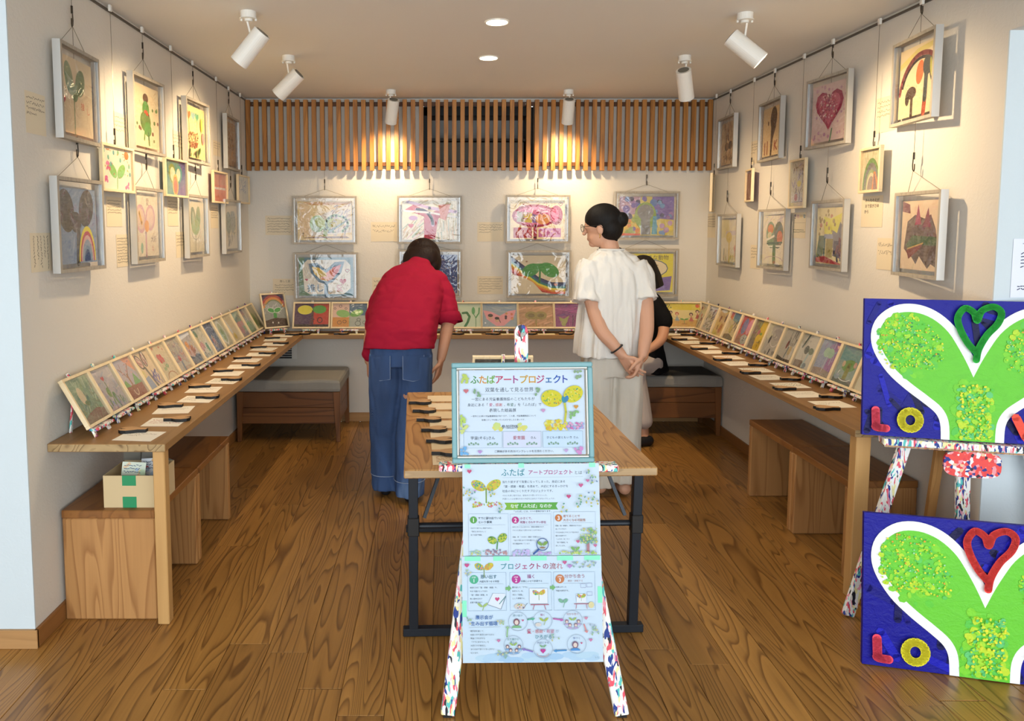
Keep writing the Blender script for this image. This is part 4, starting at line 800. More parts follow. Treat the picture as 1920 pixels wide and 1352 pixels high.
a.dabs(30, (.05, .3, .95, .72), .1, .025, ['B4B8B0', '7A807A', 'C9CCC4'], 60, 60, 3).sprout(.5, .44, .26, .2, '3A9A3E', '3A9A3E', .28, .1, 20, 'DCE2D4').poly([(0, 0), (1, 0), (1, .24), (.5, .28), (0, .2)], '3A2618').e(.35, .14, .03, .03, 'E2DDD0').e(.6, .12, .03, .03, 'E2DDD0')
shelf_set(a, 'tall rainbow and sprout painting in the left corner', (-1.238, 5.47, CZ), math.radians(34), math.radians(22), .2, .28)
BS = []
a = AL('40264A'); a.poly([(.55, 0), (1, 0), (1, 1), (.55, 1)], 'C2321E').poly([(0, 0), (1, 0), (1, .12), (0, .12)], '241A14').e(.3, .74, .22, .2, 'E6D83A').e(.72, .76, .2, .18, '4E9A32').l([(.5, .1), (.52, .7)], .06, '4A2A1E').arc(.74, .3, .07, .11, .035, '2A1A16', 0, 360).dabs(8, (.44, .05, .56, .35), .1, .04, ['D9A06A', '5A2A2A'], 60, 60, 2); BS.append((-.975, a, 'yellow and green leaf painting on purple and red'))
a = AL('E9BFA8'); a.poly([(.48, .5), (1, .5), (1, 1), (.48, 1)], '41627E').poly([(0, 0), (.48, 0), (.48, .42), (0, .42)], 'D98A3A').poly([(.48, 0), (1, 0), (1, .5), (.48, .5)], 'A9AE9E').l([(.5, 0), (.5, .5)], .02, '8AA84A').e(.3, .58, .2, .16, '8AC060', -8).e(.7, .6, .2, .14, '6FB04E', 18); [a.arc(x, y, r, r * 1.3, .018, BK, 0, 360) for x, y, r in ((.22, .9, .04), (.38, .8, .03), (.06, .8, .03), (.2, .2, .06), (.35, .24, .05), (.74, .16, .08), (.76, .32, .05), (.93, .2, .05))]; BS.append((-.683, a, 'sprout painting over four coloured quarters'))
a = AL('B9C4A0'); a.sprout(.5, .4, .24, .3, '5A9A4E', '5A9A4E', .05); BS.append((-.385, a, 'sprout painting hidden behind the red shirt'))
a = AL('C9A8A0'); a.heart(.5, .55, .5, 'B8506A'); BS.append((-.095, a, 'rose heart painting hidden behind the red shirt'))
a = AL('C4D6B4'); a.e(.3, .42, .16, .26, '2A7436').arc(.3, .7, .1, .1, .03, 'C9C4A0', 0, 180).l([(-.0, .84), (.12, .86), (.22, .74), (.24, .6)], .06, '2A7436').e(.06, .84, .09, .09, '2A7436').l([(.48, .6), (.6, .62), (.68, .45), (.62, .2), (.54, .02)], .1, '2A7436').l([(.86, .02), (.86, .4), (.78, .6), (.8, .85)], .03, '3A7A3E').l([(.86, .4), (.95, .6), (.96, .82)], .05, '3A8A44').e(.79, .7, .05, .16, '4A9A50').e(.12, .18, .07, .07, '2A7436'); BS.append((.188, a, 'painting of a green pitcher plant'))
a = AL('8A9AA4'); a.dabs(16, (0, .6, 1, 1), .5, .05, ['7A90A8', '9AA6AC', '6F8AA4'], 170, 10, 3).poly([(.02, .72), (.25, .66), (.5, .48), (.75, .68), (.98, .74), (.9, .4), (.62, .06), (.4, .04), (.12, .34)], 'DF8E94').e(.23, .42, .07, .1, 'C99A78').e(.23, .5, .075, .07, '2A1C18').e(.42, .3, .06, .09, 'C99A78').e(.42, .38, .07, .06, '2A1C18').l([(.47, .35), (.52, .2)], .03, '2A1C18').dots(6, (.65, .3, .92, .62), .05, .06, ['C9603A', '3A2630', '8A3A3A', 'C98A4A'], 5, 6).e(.08, .18, .025, .035, 'E9ECEC'); BS.append((.466, a, 'pink leaf painting with two faces'))
a = AL('AC8058'); a.dabs(26, (0, .1, 1, 1), .5, .07, ['B88A60', 'C4906A', '9A7450', 'D09A78'], 20, 12, 3).e(.36, .5, .18, .18, '8A7A3E').e(.64, .5, .18, .18, '8A7A3E').e(.36, .5, .1, .09, '6A5A30').e(.64, .5, .1, .09, '6A5A30').l([(.5, .05), (.5, .42)], .05, '8A7A3E'); BS.append((.744, a, 'brown painting of an olive sprout'))
a = AL('7A3468'); a.dabs(36, (0, .5, 1, 1), .5, .05, ['8A3A78', '6A3468', '9A4484', '5F3A6E'], 3, 8, 3).poly([(.2, .05), (.3, .05), (.42, .5), (.25, .35), (.1, .45)], '8A8A4A').l([(.5, .05), (.52, .5)], .04, '4A2A4A').l([(.52, .3), (.62, .55)], .03, '4A2A4A').dabs(10, (.05, .05, .95, .3), .2, .03, ['9A5A7A', '5A2A50'], 80, 30, 5); BS.append((1.022, a, 'purple painting of a yellow-green sprout'))
a = AL('B8C0B0'); a.e(.5, .5, .2, .25, '6A9A6A'); BS.append((1.305, a, 'round leaf painting hidden behind the white blouse'))
a = AL('C8D0B8'); a.poly([(0, 0), (1, 0), (1, .3), (0, .3)], 'D8B86A').e(.6, .5, .2, .2, '5A9A5A').dabs(8, (.5, .3, .95, .9), .2, .05, ['7AB08A', 'E0C87A'], 80, 20, 3); BS.append((1.585, a, 'leaf painting half hidden by the person in black'))
for i, (x, a, ds) in enumerate(BS):
    shelf_set(a, ds, (x, 5.45, CZ), 0.0, math.radians(20), .287, .207)
    tag(obj('message_card', once('bcard', lambda: Art(.13, .045, 'EBD9A8', .004).mesh('message_card', 'print')), None, (x + .07, BY + .006, CZ + .0003)), 'folded card before the %s' % ds, 'card', 'message cards on the back counter')
    weight(x - .06, BY + .028, CZ + .0005, 0.1, 'sprout-shaped paperweight before the %s' % ds, 'sprout paperweights on the back counter')
a = AL('E9D48A'); a.poly([(0, .72), (1, .72), (1, 1), (0, 1)], 'E2CC3A').poly([(0, 0), (1, 0), (1, .3), (0, .34)], 'DCA650').e(.93, .9, .06, .08, 'DE5A2A')
for x, y, c in ((.16, .42, '3E7A3A'), (.34, .36, '8AA0A8'), (.74, .34, 'CF6A5A'), (.92, .46, 'A83A30')):
    a.poly([(x - .07, y - .1), (x + .07, y - .1), (x, y + .14)], c).e(x, y + .2, .055, .075, '3A2620' if x != .34 else 'B8402A').e(x, y + .18, .035, .05, 'DDB090').l([(x - .02, y - .2), (x - .02, y - .1)], .012, 'A87A5A').l([(x + .02, y - .2), (x + .02, y - .1)], .012, 'A87A5A').l([(x - .09, y + .06), (x, y + .06), (x + .09, y + .04)], .015, 'C99A78')
a.l([(.54, .14), (.54, .3)], .02, '5A8A3A').e(.48, .33, .06, .035, '5A9A3E', -15).e(.6, .33, .06, .035, '5A9A3E', 15).e(.54, .13, .09, .02, 'B8743A').e(.03, .92, .03, .05, '2A3A4A').dots(5, (.05, .82, .18, .96), .015, .03, ['4A6A4A', '2A3A3A'], 2)
shelf_set(a, 'yellow painting of four children in the right corner', (1.868, 5.46, CZ), math.radians(-6), math.radians(18), .287, .207)
RS = []
a = AS('C9C2A8'); a.t('ふたば', .45, .86, .13, '5A5A5A').dots(8, (.1, .35, .95, .8), .06, .1, ['7A3A3E', 'B04A50', '8A4A4A', '4A4A44'], 3, 10).e(.18, .24, .08, .2, '4A8A5A').l([(.55, .02), (.56, .3)], .07, '3A4A3A').e(.86, .3, .08, .16, '7A8A6A').l([(.85, .7), (.95, .95)], .05, 'C0443A'); RS.append((a, 'cream painting with letters and dark red blobs'))
a = AS('BDB4B8'); a.dabs(90, (.05, .05, .95, .95), .13, .035, ['2E2A3E', '23232A', '4A4468', '6A6A62', 'E4E0E4'], 65, 40, 3).dabs(6, (.55, .5, .9, .9), .14, .06, ['C05A6A', '5A50A0'], 70, 20, 4).poly([(.1, .9), (.9, .9), (.9, 1), (.1, 1)], 'ECEAF2'); RS.append((a, 'white painting covered with black and violet strokes'))
a = AS('D5AE74'); a.e(.3, .62, .08, .13, '8A4A30', -15).e(.78, .72, .08, .18, '6A4A3A', -10).e(.6, .28, .12, .2, 'B0604A', -15).e(.3, .3, .07, .1, '8A5A3A').poly([(0, 0), (.5, 0), (.3, .16), (0, .2)], 'C9B050').e(.4, .94, .3, .06, 'E9E6E2'); RS.append((a, 'orange tan painting with brown seed shapes'))
a = AS('D2BC8A'); a.poly([(.3, .72), (1, .6), (1, 1), (.3, 1)], '5F8A94').poly([(0, .8), (.2, .7), (.25, 1), (0, 1)], 'CF5A3A').poly([(0, 0), (1, 0), (.9, .1), (.4, .22), (0, .16)], '5A4530').dabs(14, (.35, .2, .9, .7), .22, .04, ['4A3A34', '7A6A4A', '5A4A6A'], 75, 25, 5).e(.4, .4, .12, .16, 'B8A44A'); RS.append((a, 'ochre painting with a blue-green sky patch'))
a = AS('C04A48'); a.e(.34, .64, .2, .3, '6A76A0', -8).e(.74, .68, .18, .3, 'D98AA0', -14).poly([(0, 0), (.4, 0), (.4, .3), (.1, .38)], '8A5A4A').e(.62, .2, .26, .18, 'A4A8A0').e(.6, .2, .1, .07, '5F6A66').dabs(10, (.4, .05, .9, .34), .1, .03, ['DDE2DC', '6A9A8A'], 50, 60, 3); RS.append((a, 'red painting with a blue and a pink leaf'))
a = AS('D9AC2E'); a.poly([(0, 0), (.4, 0), (.35, .4), (.5, 1), (0, 1)], '6E6256').dabs(12, (.1, .3, .5, .9), .12, .05, ['8A9A6A', 'A07A7A', '5A5248'], 60, 40, 3).e(.44, .6, .1, .09, 'A8486A').e(.62, .56, .1, .05, '6A8A3A').dabs(9, (.55, .05, .8, .4), .1, .02, ['5A4A1E'], 70, 40, 5); RS.append((a, 'half grey half mustard yellow painting'))
a = AS('B8AFA0'); a.e(.62, .7, .3, .2, 'A89E96').arc(.6, .6, .3, .3, .03, 'DED8CE', 200, 330).e(.26, .5, .06, .15, '4A4644', -10).l([(.48, .04), (.5, .2)], .06, '2A2A2A').dabs(7, (.1, .02, .9, .14), .1, .03, ['3A3A3A', '4A4A44'], 85, 15, 2); RS.append((a, 'pale grey painting with little black plants'))
a = AS('BDB4A2'); a.dabs(8, (.25, .6, .85, .95), .35, .025, ['6A665E', '4F4C46'], 85, 8, 3).poly([(0, 0), (1, 0), (1, .1), (.4, .08), (0, .14)], '4A4034').l([(.4, .05), (.5, .45)], .04, '5A6A70').e(.36, .52, .05, .14, '7A3A34', -10).t('ふたば', .55, .56, .1, '5A4A44').e(.62, .36, .1, .14, 'C4AC7A').e(.9, .16, .06, .14, '5A7A4A'); RS.append((a, 'grey painting of a cage over a sprout'))
a = AS('BEB6A4'); a.poly([(0, 0), (.6, 0), (.45, .22), (0, .2)], '6A5644').l([(.15, .6), (.32, .98)], .08, '3A4A40').l([(.5, .05), (.62, .45)], .08, '9AB4B0').e(.44, .55, .13, .13, '25302A', 10).e(.7, .54, .14, .1, '4F5F44', -8).l([(.9, .3), (.98, .9)], .08, '5A8A5A').e(.62, .1, .1, .08, '6A7A80'); RS.append((a, 'beige painting of a black heart-shaped sprout'))
a = AS('8A93AE'); a.poly([(.5, 0), (1, 0), (1, 1), (.62, 1)], '8E5A90').poly([(0, 0), (1, 0), (.9, .16), (.4, .22), (0, .18)], '8A7264').dabs(24, (0, .2, 1, 1), .2, .04, ['9AA2B8', '7F88A8', '94689A'], 60, 40, 3).e(.4, .66, .16, .14, '9CC0A0', 12).e(.6, .66, .16, .14, '94B898', -12).l([(.46, .12), (.5, .56)], .02, 'C0B8C0').heart(.84, .88, .12, 'E0A09A'); RS.append((a, 'half blue half purple painting of a mint heart leaf'))
a = AS('7F9488'); a.poly([(0, .6), (1, .6), (1, 1), (0, 1)], '5A8A88').e(.52, .5, .32, .16, '5F8A3E', 8).l([(.5, .12), (.52, .5)], .16, '7A7A2E').e(.26, .52, .07, .08, 'C4A07A').e(.78, .56, .07, .08, 'C08A7A').poly([(0, 0), (1, 0), (1, .14), (0, .12)], '5A5450').arc(.5, .25, .34, .16, .02, 'E9E4D8', 150, 330).e(.16, .16, .12, .08, '8A92A0'); RS.append((a, 'teal painting of a green broccoli-like sprout'))
a = AS('C9BFA0'); a.sprout(.5, .4, .3, .3, '6A9A5A', '6A9A5A', .05); RS.append((a, 'cream painting of a green sprout behind the blue canvas'))
for i, (a, ds) in enumerate(RS):
    y = 5.44 - i * .198
    shelf_set(a, ds, (1.955, y, CZ), math.radians(-90), math.radians(21), .2, .215)
    sd = i % 2
    card(i + 3, 1.80 + (.012 if sd else -.012), y - .07, -.04 * ((i * 5) % 5 - 2), 'message card before the %s' % ds, 'message cards on the right counter')
    weight(1.735 if sd else 1.873, y - .10 + .03 * (1 - sd), CZ + .0012, math.radians(172 if sd else 4), 'sprout-shaped paperweight by the %s' % ds, 'sprout paperweights on the right counter')
# ================================================================== things on the table
def on_table(x, y): return Matrix.Translation((.325, 2.462, TZ)) @ Matrix.Rotation(ta, 4, 'Z') @ Vector((x, y, 0))
ORD = ('nearest the table front', 'second from the table front', 'third from the table front', 'fourth from the table front', 'fifth from the table front', 'sixth from the table front', 'furthest back on the table')
for i in range(7):
    q = Art(.30, .118, ('E8D2AE', 'E3CBA2', 'E9D6B6')[i % 3], .0012)
    if i == 0: q.scrib(4, (.05, .2, .3, .8), .04, 'A8683A', 3)
    p = on_table(-.195, .05 + i * .155)
    tag(obj('message_card', q.mesh('message_card', 'print'), None, p + Vector((0, 0, .0004)), (0, 0, ta)), 'wide cream card on the central table, ' + ORD[i], 'card', 'cards on the central table')
    if i < 6:
        p = on_table(-.295 - .018 * i, .165 + i * .155)
        weight(p.x, p.y, TZ + .003, ta + .05 * (i % 3 - 1), 'black-edged sprout-shaped paperweight on the central table, ' + ORD[i], 'sprout paperweights on the central table')
q = AL('3A3630')
_p = on_table(.01, .97)
o_, r_2, n_2 = mini_easel((_p.x, _p.y, TZ + .0005), math.pi, math.radians(20), .207, 'mini easel on the table holding a frame that faces away')
small_frame('small pine framed painting on the table, seen from behind', q, basis(o_ + Vector((0, 0, .0006)), r_2, n_2), .287, .207)
# ================================================================== front easel with the framed sign and two posters
EK = .15; EY = 2.15
def E(x, z, off=0.0):
    n = Vector((0, -1, EK)).normalized(); p = Vector((x, EY + EK * z, z)) + n * off; return p
ez = thing('easel', 'tall paint-splattered floor easel holding the framed exhibition sign', 'easel', (.275, EY, 0))
O = Vector((.275, EY, 0)); nE = Vector((0, -1, EK)).normalized()
for xb, xt in ((.028, .165), (.575, .375)):
    lg = obj('leg', MB().bar(E(xb, .004) - O, E(xt, 1.06) - O, .045, .024, (0, 1, 0)).mesh('leg', 'splat', bevel=.003), ez)
    obj('foot', MB().box((-.014, -.012, 0), (.014, .012, .008)).mesh('foot', 'rubber'), lg, E(xb, 0) - O + Vector((0, .002, .0)))
obj('mast', MB().bar(E(.27, .30, -.02) - O, E(.27, 1.195, -.02) - O, .044, .02, (0, 1, 0)).tube([E(.27, 1.195, -.03) - O, E(.27, 1.195, -.01) - O], .022, 20).mesh('mast', 'splat', bevel=.002), ez)
obj('rear_leg', MB().bar((-.005, .30, .004), E(.27, 1.10, -.034) - O, .036, .018, (0, 1, 0)).mesh('rear_leg', 'rawwood', bevel=.002), ez)
obj('cross_bar', MB().bar(E(.07, .42, -.022) - O, E(.52, .42, -.022) - O, .018, .03, (0, 0, 1)).mesh('cross_bar', 'splat'), ez)
tr = obj('tray', (lambda m: (m.mi.__setitem__(0, 1), m)[1])(MB().box((-.286, -.034, -.011), (.286, .012, .011))).mesh('tray', ['splat', 'rawwood'], bevel=.004), ez, E(.286, .768) - O)
# framed sign
SW, SHH = .452, .318
sg = thing('framed_sign', 'framed exhibition sign with coloured Japanese title on the front easel', 'sign', mat=basis(E(.2685, .7815, .018), (1, .003, .008), nE))
obj('frame', bars(SW, SHH, .016, .018).mesh('frame', [plain('sign_frame_teal', '6F9EA4', .4)], bevel=.003), sg)
q = MB()
w2, h2 = SW - .032, SHH - .032
for k_ in range(2):
    pass
bead = bars(w2 + .004, h2 + .004, .009, .012).mesh('bead', [plain('silver_bead', 'BDBDB4', .35, .6)], bevel=.003)
obj('bead', bead, sg, (0, .014, .001))
w3, h3 = SW - .048, SHH - .048
q = Art(w3, h3, 'E4EEF8', .001)
TITLE = (('ふ', '5E9A5A'), ('た', 'E0962E'), ('ば', '7FB04A'), ('ア', 'C9405E'), ('ー', 'D24A6A'), ('ト', 'B0488A'), ('プ', 'D9A83A'), ('ロ', 'E0A030'), ('ジ', 'C24A7A'), ('ェ', '3A70B0'), ('ク', '3A62B8'), ('ト', '4A5AB0'))
for i, (ch, c) in enumerate(TITLE): q.t(ch, .125 + i * .0655, .885, .108 if ch != 'ェ' else .1, c, 3, .02)
T = '4A5058'
q.t('双葉を通して見る世界', .40, .765, .058, T).l([(.16, .715), (.62, .715)], .003, 'A8B8C4')
q.t('一宮にある児童養護施設のこどもたちが', .35, .655, .042, T, 1)
for tx, x, c in (('身近にある「', .148, T), ('愛', .252, 'D2406A'), ('、', .275, T), ('感謝', .315, 'D8605A'), ('、', .36, T), ('希望', .405, '6A8A70'), ('」を「ふたば」で', .545, T)): q.t(tx, x, .588, .041, c, 1)
q.t('表現した絵画展', .345, .523, .046, T, 1)
q.t('一宮市には3軒の児童養護施設があります。この度、児童養護施設について', .35, .456, .0232, '5A6068', 1).t('皆様に少しでも知っていただけましたら幸いです。', .35, .411, .0232, '5A6068', 1)
q.dots(10, (.27, .3, .33, .36), .015, .03, ['E9E07A', 'D9E48A'], 2).dots(10, (.47, .3, .53, .36), .015, .03, ['E9E07A', 'D9E48A'], 3).t('参加団体', .40, .329, .05, T, 1)
for x0, x1, bgc in ((.035, .335, 'DDE9F6'), (.345, .645, 'E2E4F4'), (.66, .975, 'D6E8FA')):
    q.p([(x0, .085), (x1, .085), (x1, .275), (x0, .275)], bgc).l([(x0, .085), (x1, .085), (x1, .275), (x0, .275)], .004, 'B4C4D4', True)
    for sg_ in (-1, 1):
        xm = (x0 + x1) / 2 + sg_ * .075
        q.l([(xm - .04, .115), (xm + .04, .125)], .003, '7F9A8A')
        for j in range(5): q.e(xm - .035 + j * .018, .128 + .012 * (j % 2), .009, .012, '8FAE98', 50 * sg_)
q.t('宇宙(そら)さん', .185, .2, .044, T, 1).t('愛育園', .47, .2, .048, 'C04A5A', 1).t('さん', .585, .2, .036, T, 1).t('子どもの家ともいき さん', .815, .2, .034, T, 1)
q.t('ご興味がある方はパンフレットをお持ちください。', .51, .042, .0315, T, 1)
def leafy(q, cx, cy, w, h, c1, c2, seed, rot):
    q.e(cx, cy, w, h, c1, rot, 22); R = random.Random(seed); k_ = q.w / q.h; cr, sr = math.cos(math.radians(rot)), math.sin(math.radians(rot))
    for _ in range(46):
        r_, a_ = math.sqrt(R.random()) * .86, R.uniform(0, 6.28); x, y = r_ * w * k_ * math.cos(a_), r_ * h * math.sin(a_)
        q.e(cx + (x * cr - y * sr) / k_, cy + x * sr + y * cr, .006, .009, R.choice(c2), 0, 6); q.z -= q.DZ * .9
    q.z += q.DZ
YL = ['E9C93A', 'D8D23E', '9AC04A', 'E8A23A', '5AA07A', 'F2E27A']
q.dots(60, (.68, .3, .86, .4), .01, .025, ['EBDE5A', 'E8D23A', 'F0E89A', 'E9B84A'], 4).dots(40, (.84, .3, .98, .37), .008, .018, ['D87AB4', 'C99AD0', 'E8A8C8', 'A8B8E0'], 5)
q.l([(.835, .39), (.845, .5), (.835, .62)], .024, 'D6CE4A')
leafy(q, .735, .66, .085, .1, 'E2D43A', YL, 3, -8); leafy(q, .905, .71, .08, .095, 'E4D63E', YL, 4, 28)
q.e(.83, .645, .018, .04, '4A9AA8', 20).e(.85, .655, .016, .04, '4A8AB8', -20)
for hx, hy, hs, c in ((.055, .755, .06, 'D87A80'), (.925, .56, .055, 'E0A04A'), (.665, .52, .05, 'D8A0C8'), (.16, .042, .05, 'C8A0D8'), (.84, .05, .05, 'D0B0DC')): q.heart(hx, hy, hs, c)
for x, y, c, n_ in ((.04, .9, 'C9D86A', 12), (.02, .42, 'C4DC6A', 12), (.95, .94, '9AB488', 8), (.14, .74, '8FB088', 5), (.62, .74, '8FB088', 5), (.91, .46, '8FC07A', 8), (.03, .05, '7AB8E8', 10), (.94, .04, 'E098D0', 10), (.03, .3, 'DCE48A', 10)):
    R = random.Random(int(x * 100 + y * 1000))
    for _ in range(n_): q.e(min(.985, max(.015, x + R.uniform(-.03, .03))), min(.98, max(.02, y + R.uniform(-.05, .05))), .009, .02, c, R.uniform(0, 180), 8)
obj('print', q.mesh('print', 'print2'), sg, (0, .024, .003))
# posters
def sheet_thing(label, w, h, x, z, off, art, tapes, ndir=None):
    p = thing('poster', label, 'poster', mat=basis(E(x, z, off), (1, .003, .008), ndir or nE))
    obj('sheet', art.mesh('sheet', 'print2'), p)
    for (tx, ty, tw, th_) in tapes:
        tag(obj('tape', MB().box((tx - tw / 2, ty - th_ / 2, .0012), (tx + tw / 2, ty + th_ / 2, .0018)).mesh('tape', 'minttape'), p), 'strip of mint green tape')
    return p
PW, PH = .433, .286
q = Art(PW, PH, 'E3EFF9', .0008)
q.t('ふたば', .37, .905, .088, '4A94A0', 3, .01).t('アートプロジェクト', .645, .905, .0555, 'BC4F86', 2, .02).t('とは', .85, .90, .045, T, 2)
q.l([(.29, .85), (.88, .855)], .002, '9AB0B8')
for i, tx in enumerate(('当たり前すぎて背景になってしまった、身近にある', '「愛・感謝・希望」を改めて、大切にするきっかけを', '社会の中につくりだすプロジェクトです。')): q.t(tx, .29, .803 - i * .05, .0305, '4A5868', 1, .008, True)
for i, tx in enumerate(('それらを感じ取る力は、前向きさや思いやりといった、', '人間らしい心を育むための大切な土台なのではないでしょうか。')): q.t(tx, .29, .655 - i * .036, .0205, '5A6470', 1, 0, True)
q.p([(.305, .5), (.695, .5), (.68, .54), (.695, .578), (.305, .578), (.32, .54)], '6AB04E').p([(.305, .5), (.4, .5), (.4, .578), (.305, .578), (.32, .54)], '8CBE4A').t('なぜ「ふたば」なのか', .5, .54, .046, 'F6FAF2', 2, .02)
q.t('「ふたば」には、3つの意味があります。', .51, .482, .024, '4A5868', 1, .005)
def sproutpic(q, cx, cy, s, seed=1, ground=True, stem='8AA84A'):
    k_ = q.h / q.w
    q.l([(cx, cy - s * .75), (cx, cy)], s * .07, stem)
    leafy(q, cx - s * .42 * k_, cy + s * .18, s * .44 * k_, s * .26, 'D8C84A', ['5A9AC8', 'E8A85A', '8AC05A', 'E2D24A', 'D8829A', '4AA08A'], seed, -28)
    leafy(q, cx + s * .42 * k_, cy + s * .2, s * .44 * k_, s * .26, 'DCCB4E', ['E8B85A', 'E2D24A', '9AC45A', 'E09A5A'], seed + 1, 30)
    if ground: q.dots(40, (cx - s * .75 * k_, cy - s * .98, cx + s * .75 * k_, cy - s * .72), .006, .014, ['A8C45A', 'E2C24A', 'E0904A', 'C8D87A', 'D8829A'], seed)
sproutpic(q, .172, .73, .2, 3)
for x0, x1, yt, yb, n_, c, hd in ((.04, .33, .46, .01, '1', '6AAE5A', ('すでに芽は出ている', 'という事実')), (.345, .642, .455, .012, '2', 'C8408A', ('小さくて、', '見落とされやすい存在')), (.66, .965, .475, .025, '3', 'D8814A', ('育てることで', '大きくなる可能性'))):
    q.l([(x0, yb), (x1, yb), (x1, yt), (x0, yt)], .0025, 'B8C8D8', True)
    q.e(x0 + .037, yt - .065, .026, .038, c).t(n_, x0 + .037, yt - .065, .062, 'FFFFFF', 2, .02)
    for j, tx in enumerate(hd): q.t(tx, x0 + .07, yt - .047 - j * .043, .029 if len(tx) > 8 else .031, '4A5868' if n_ == '1' else 'A8487A' if n_ == '2' else 'C07A60', 1, .006, True)
    q.l([(x0 + .06, yt - .12), (x1 - .02, yt - .12)], .002, 'A8B8C4')
for x, y, ls in ((.055, .305, ('今までの足りない視点ではなく、', '「自分にあるもの」に', '気づき直す価値。')), (.36, .315, ('日々にたくさんあるのに、普段は意識されず、', 'ちゃんと見ないと見つけることができない。', '', '家族・命・つながり・健康・仕事などの', '「当たり前にありすぎる豊かさ」と', '同じ構造を持っています。')), (.672, .325, ('感謝・愛・希望も、意識を向けるほど', '育っていきます。', 'それは大切にすることで生まれる', '確かな未来です。', '「ふたば」は、その', '「育つ可能性」を', '表しています。'))):
    for j, tx in enumerate(ls):
        if tx: q.t(tx, x, y - j * .036, .0172, '566070', 1, 0, True)
q.l([(.245, .08), (.25, .16)], .012, '5FA05A'); leafy(q, .212, .175, .034, .04, '86B04A', ['D8D24A', '4A8A4A', 'B8C85A'], 8, -25); leafy(q, .285, .2, .038, .042, '86B04A', ['D8D24A', '4A8A4A', 'B8C85A'], 9, 42)
q.dots(50, (.16, .02, .32, .075), .006, .012, ['C89A9A', 'B88AA0', 'D8A8A0', '9A8AA0'], 6).dots(26, (.05, .02, .16, .07), .006, .012, ['B8D8B0', 'D8D88A', 'A8CCC0'], 7).dots(30, (.36, .02, .48, .07), .008, .016, ['D8C0EC', 'C8C8F0'], 8)
q.arc(.575, .13, .042, .065, .008, '4A6AA8', 0, 360, 24).l([(.545, .075), (.51, .03)], .02, '4A6AA8').sprout(.575, .12, .035, .05, '8AAE5A').e(.575, .095, .02, .008, 'A8805A').dots(18, (.54, .02, .63, .05), .006, .012, ['C8A8E4', 'D8B8E0'], 3)
q.l([(.905, .05), (.905, .17)], .03, 'C08A90').dots(90, (.85, .14, .97, .3), .007, .013, ['A8CC7A', '8AB86A', 'C8D88A', 'D8C87A', '7AB0A0'], 4).dots(40, (.68, .03, .96, .055), .006, .013, ['C8DC7A', 'A8CC6A', 'DCE08A'], 5).sprout(.81, .07, .03, .045, '8ABE6A', '8ABE6A', .05, .006)
for hx, hy, hs, c in ((.05, .93, .05, 'D85A80'), (.77, .65, .05, 'D85A8A'), (.86, .77, .05, 'D86A98'), (.91, .82, .04, 'D87AA8'), (.09, .72, .03, 'D8A8D8'), (.83, .165, .04, 'D86A90'), (.955, .12, .04, 'D87AA0')): q.heart(hx, hy, hs, c)
for bx_, by_, sd in ((.03, .72, 1), (.06, .66, 2), (.92, .9, 3), (.96, .84, 4), (.88, .62, 5), (.94, .66, 6), (.85, .58, 7), (.96, .58, 8), (.22, .7, 9), (.26, .535, 10), (.73, .535, 11)):
    R = random.Random(sd)
    for _ in range(7): q.e(bx_ + R.uniform(-.03, .03), by_ + R.uniform(-.05, .05), .006, .013, R.choice(('7FB0A0', 'A8C888', '8AA0B8', 'D8C86A')), R.uniform(0, 180), 8)
sheet_thing('upper pale blue printed poster taped below the framed sign', PW, PH, .293, .497, .036, q, ((-.20, .280, .018, .012), (-.03, .281, .018, .014), (.195, .281, .02, .014)))
PW2, PH2 = .437, .324
q = Art(PW2, PH2, 'DDEDF9', .0008)
for i in range(22): q.e(random.Random(i).uniform(.05, .95), random.Random(i + 50).uniform(.02, .07), .06, .03, ('C4E0F4', 'B8D8F2', 'CCE6F4')[i % 3], 0, 14)
for i, (ch, c) in enumerate(zip('プロジェクトの流れ', ('5AA0A8', '5AA0A8', 'B0588A', 'C04F80', 'B8507A', 'B8507A', 'B86A8A', 'C08A90', 'D09AA0'))): q.t(ch, .30 + i * .05, .905, .064, c, 2, .015)
sproutpic(q, .158, .885, .11, 5, False)
for x0, x1, n_, c, hd, sub, ls in ((.04, .315, '1', '5FBE94', '思い出す', '内面を見つめる時間', ('身近にある「愛・感謝・希望」や、', '今まで受けとってきた', '「愛・感謝・希望」を', '思い出せるだけ', '言葉で書き出す。')), (.342, .638, '2', 'C8489A', '描く', '双葉にのせて表現する', ('書き出した「すでに', 'あるもの」を、', '1粒の「双葉」', 'として表現する。')), (.655, .95, '3', 'D8885A', '分かち合う', '展示・共有する', ('出来上がった', '作品を展示する。'))):
    q.l([(x0, .49), (x1, .49), (x1, .85), (x0, .85)], .0025, 'B0C4D8', True)
    q.e(x0 + .045, .785, .032, .042, c).t('STEP', x0 + .045, .805, .02, 'FFFFFF', 1, .01).t(n_, x0 + .045, .775, .045, 'FFFFFF', 2, .02)
    q.t(hd, x0 + .15, .81, .04, {'1': '4A7A88', '2': 'B0488A', '3': 'C8909A'}[n_], 2, .006).t(sub, x0 + .155, .765, .021, '5A6A78' if n_ != '3' else 'C89A98', 1)
    q.l([(x0 + .07, .742), (x1 - .02, .742)], .002, 'A8B8C8')
    for j, tx in enumerate(ls): q.t(tx, x0 + .015, .708 - j * .035, .0172, '566070', 1, 0, True)
q.p([(.31, .685), (.33, .685), (.33, .67), (.352, .7), (.33, .73), (.33, .712), (.31, .712)], '84C07A').p([(.628, .69), (.645, .69), (.645, .675), (.668, .705), (.645, .735), (.645, .718), (.628, .718)], '84C07A')
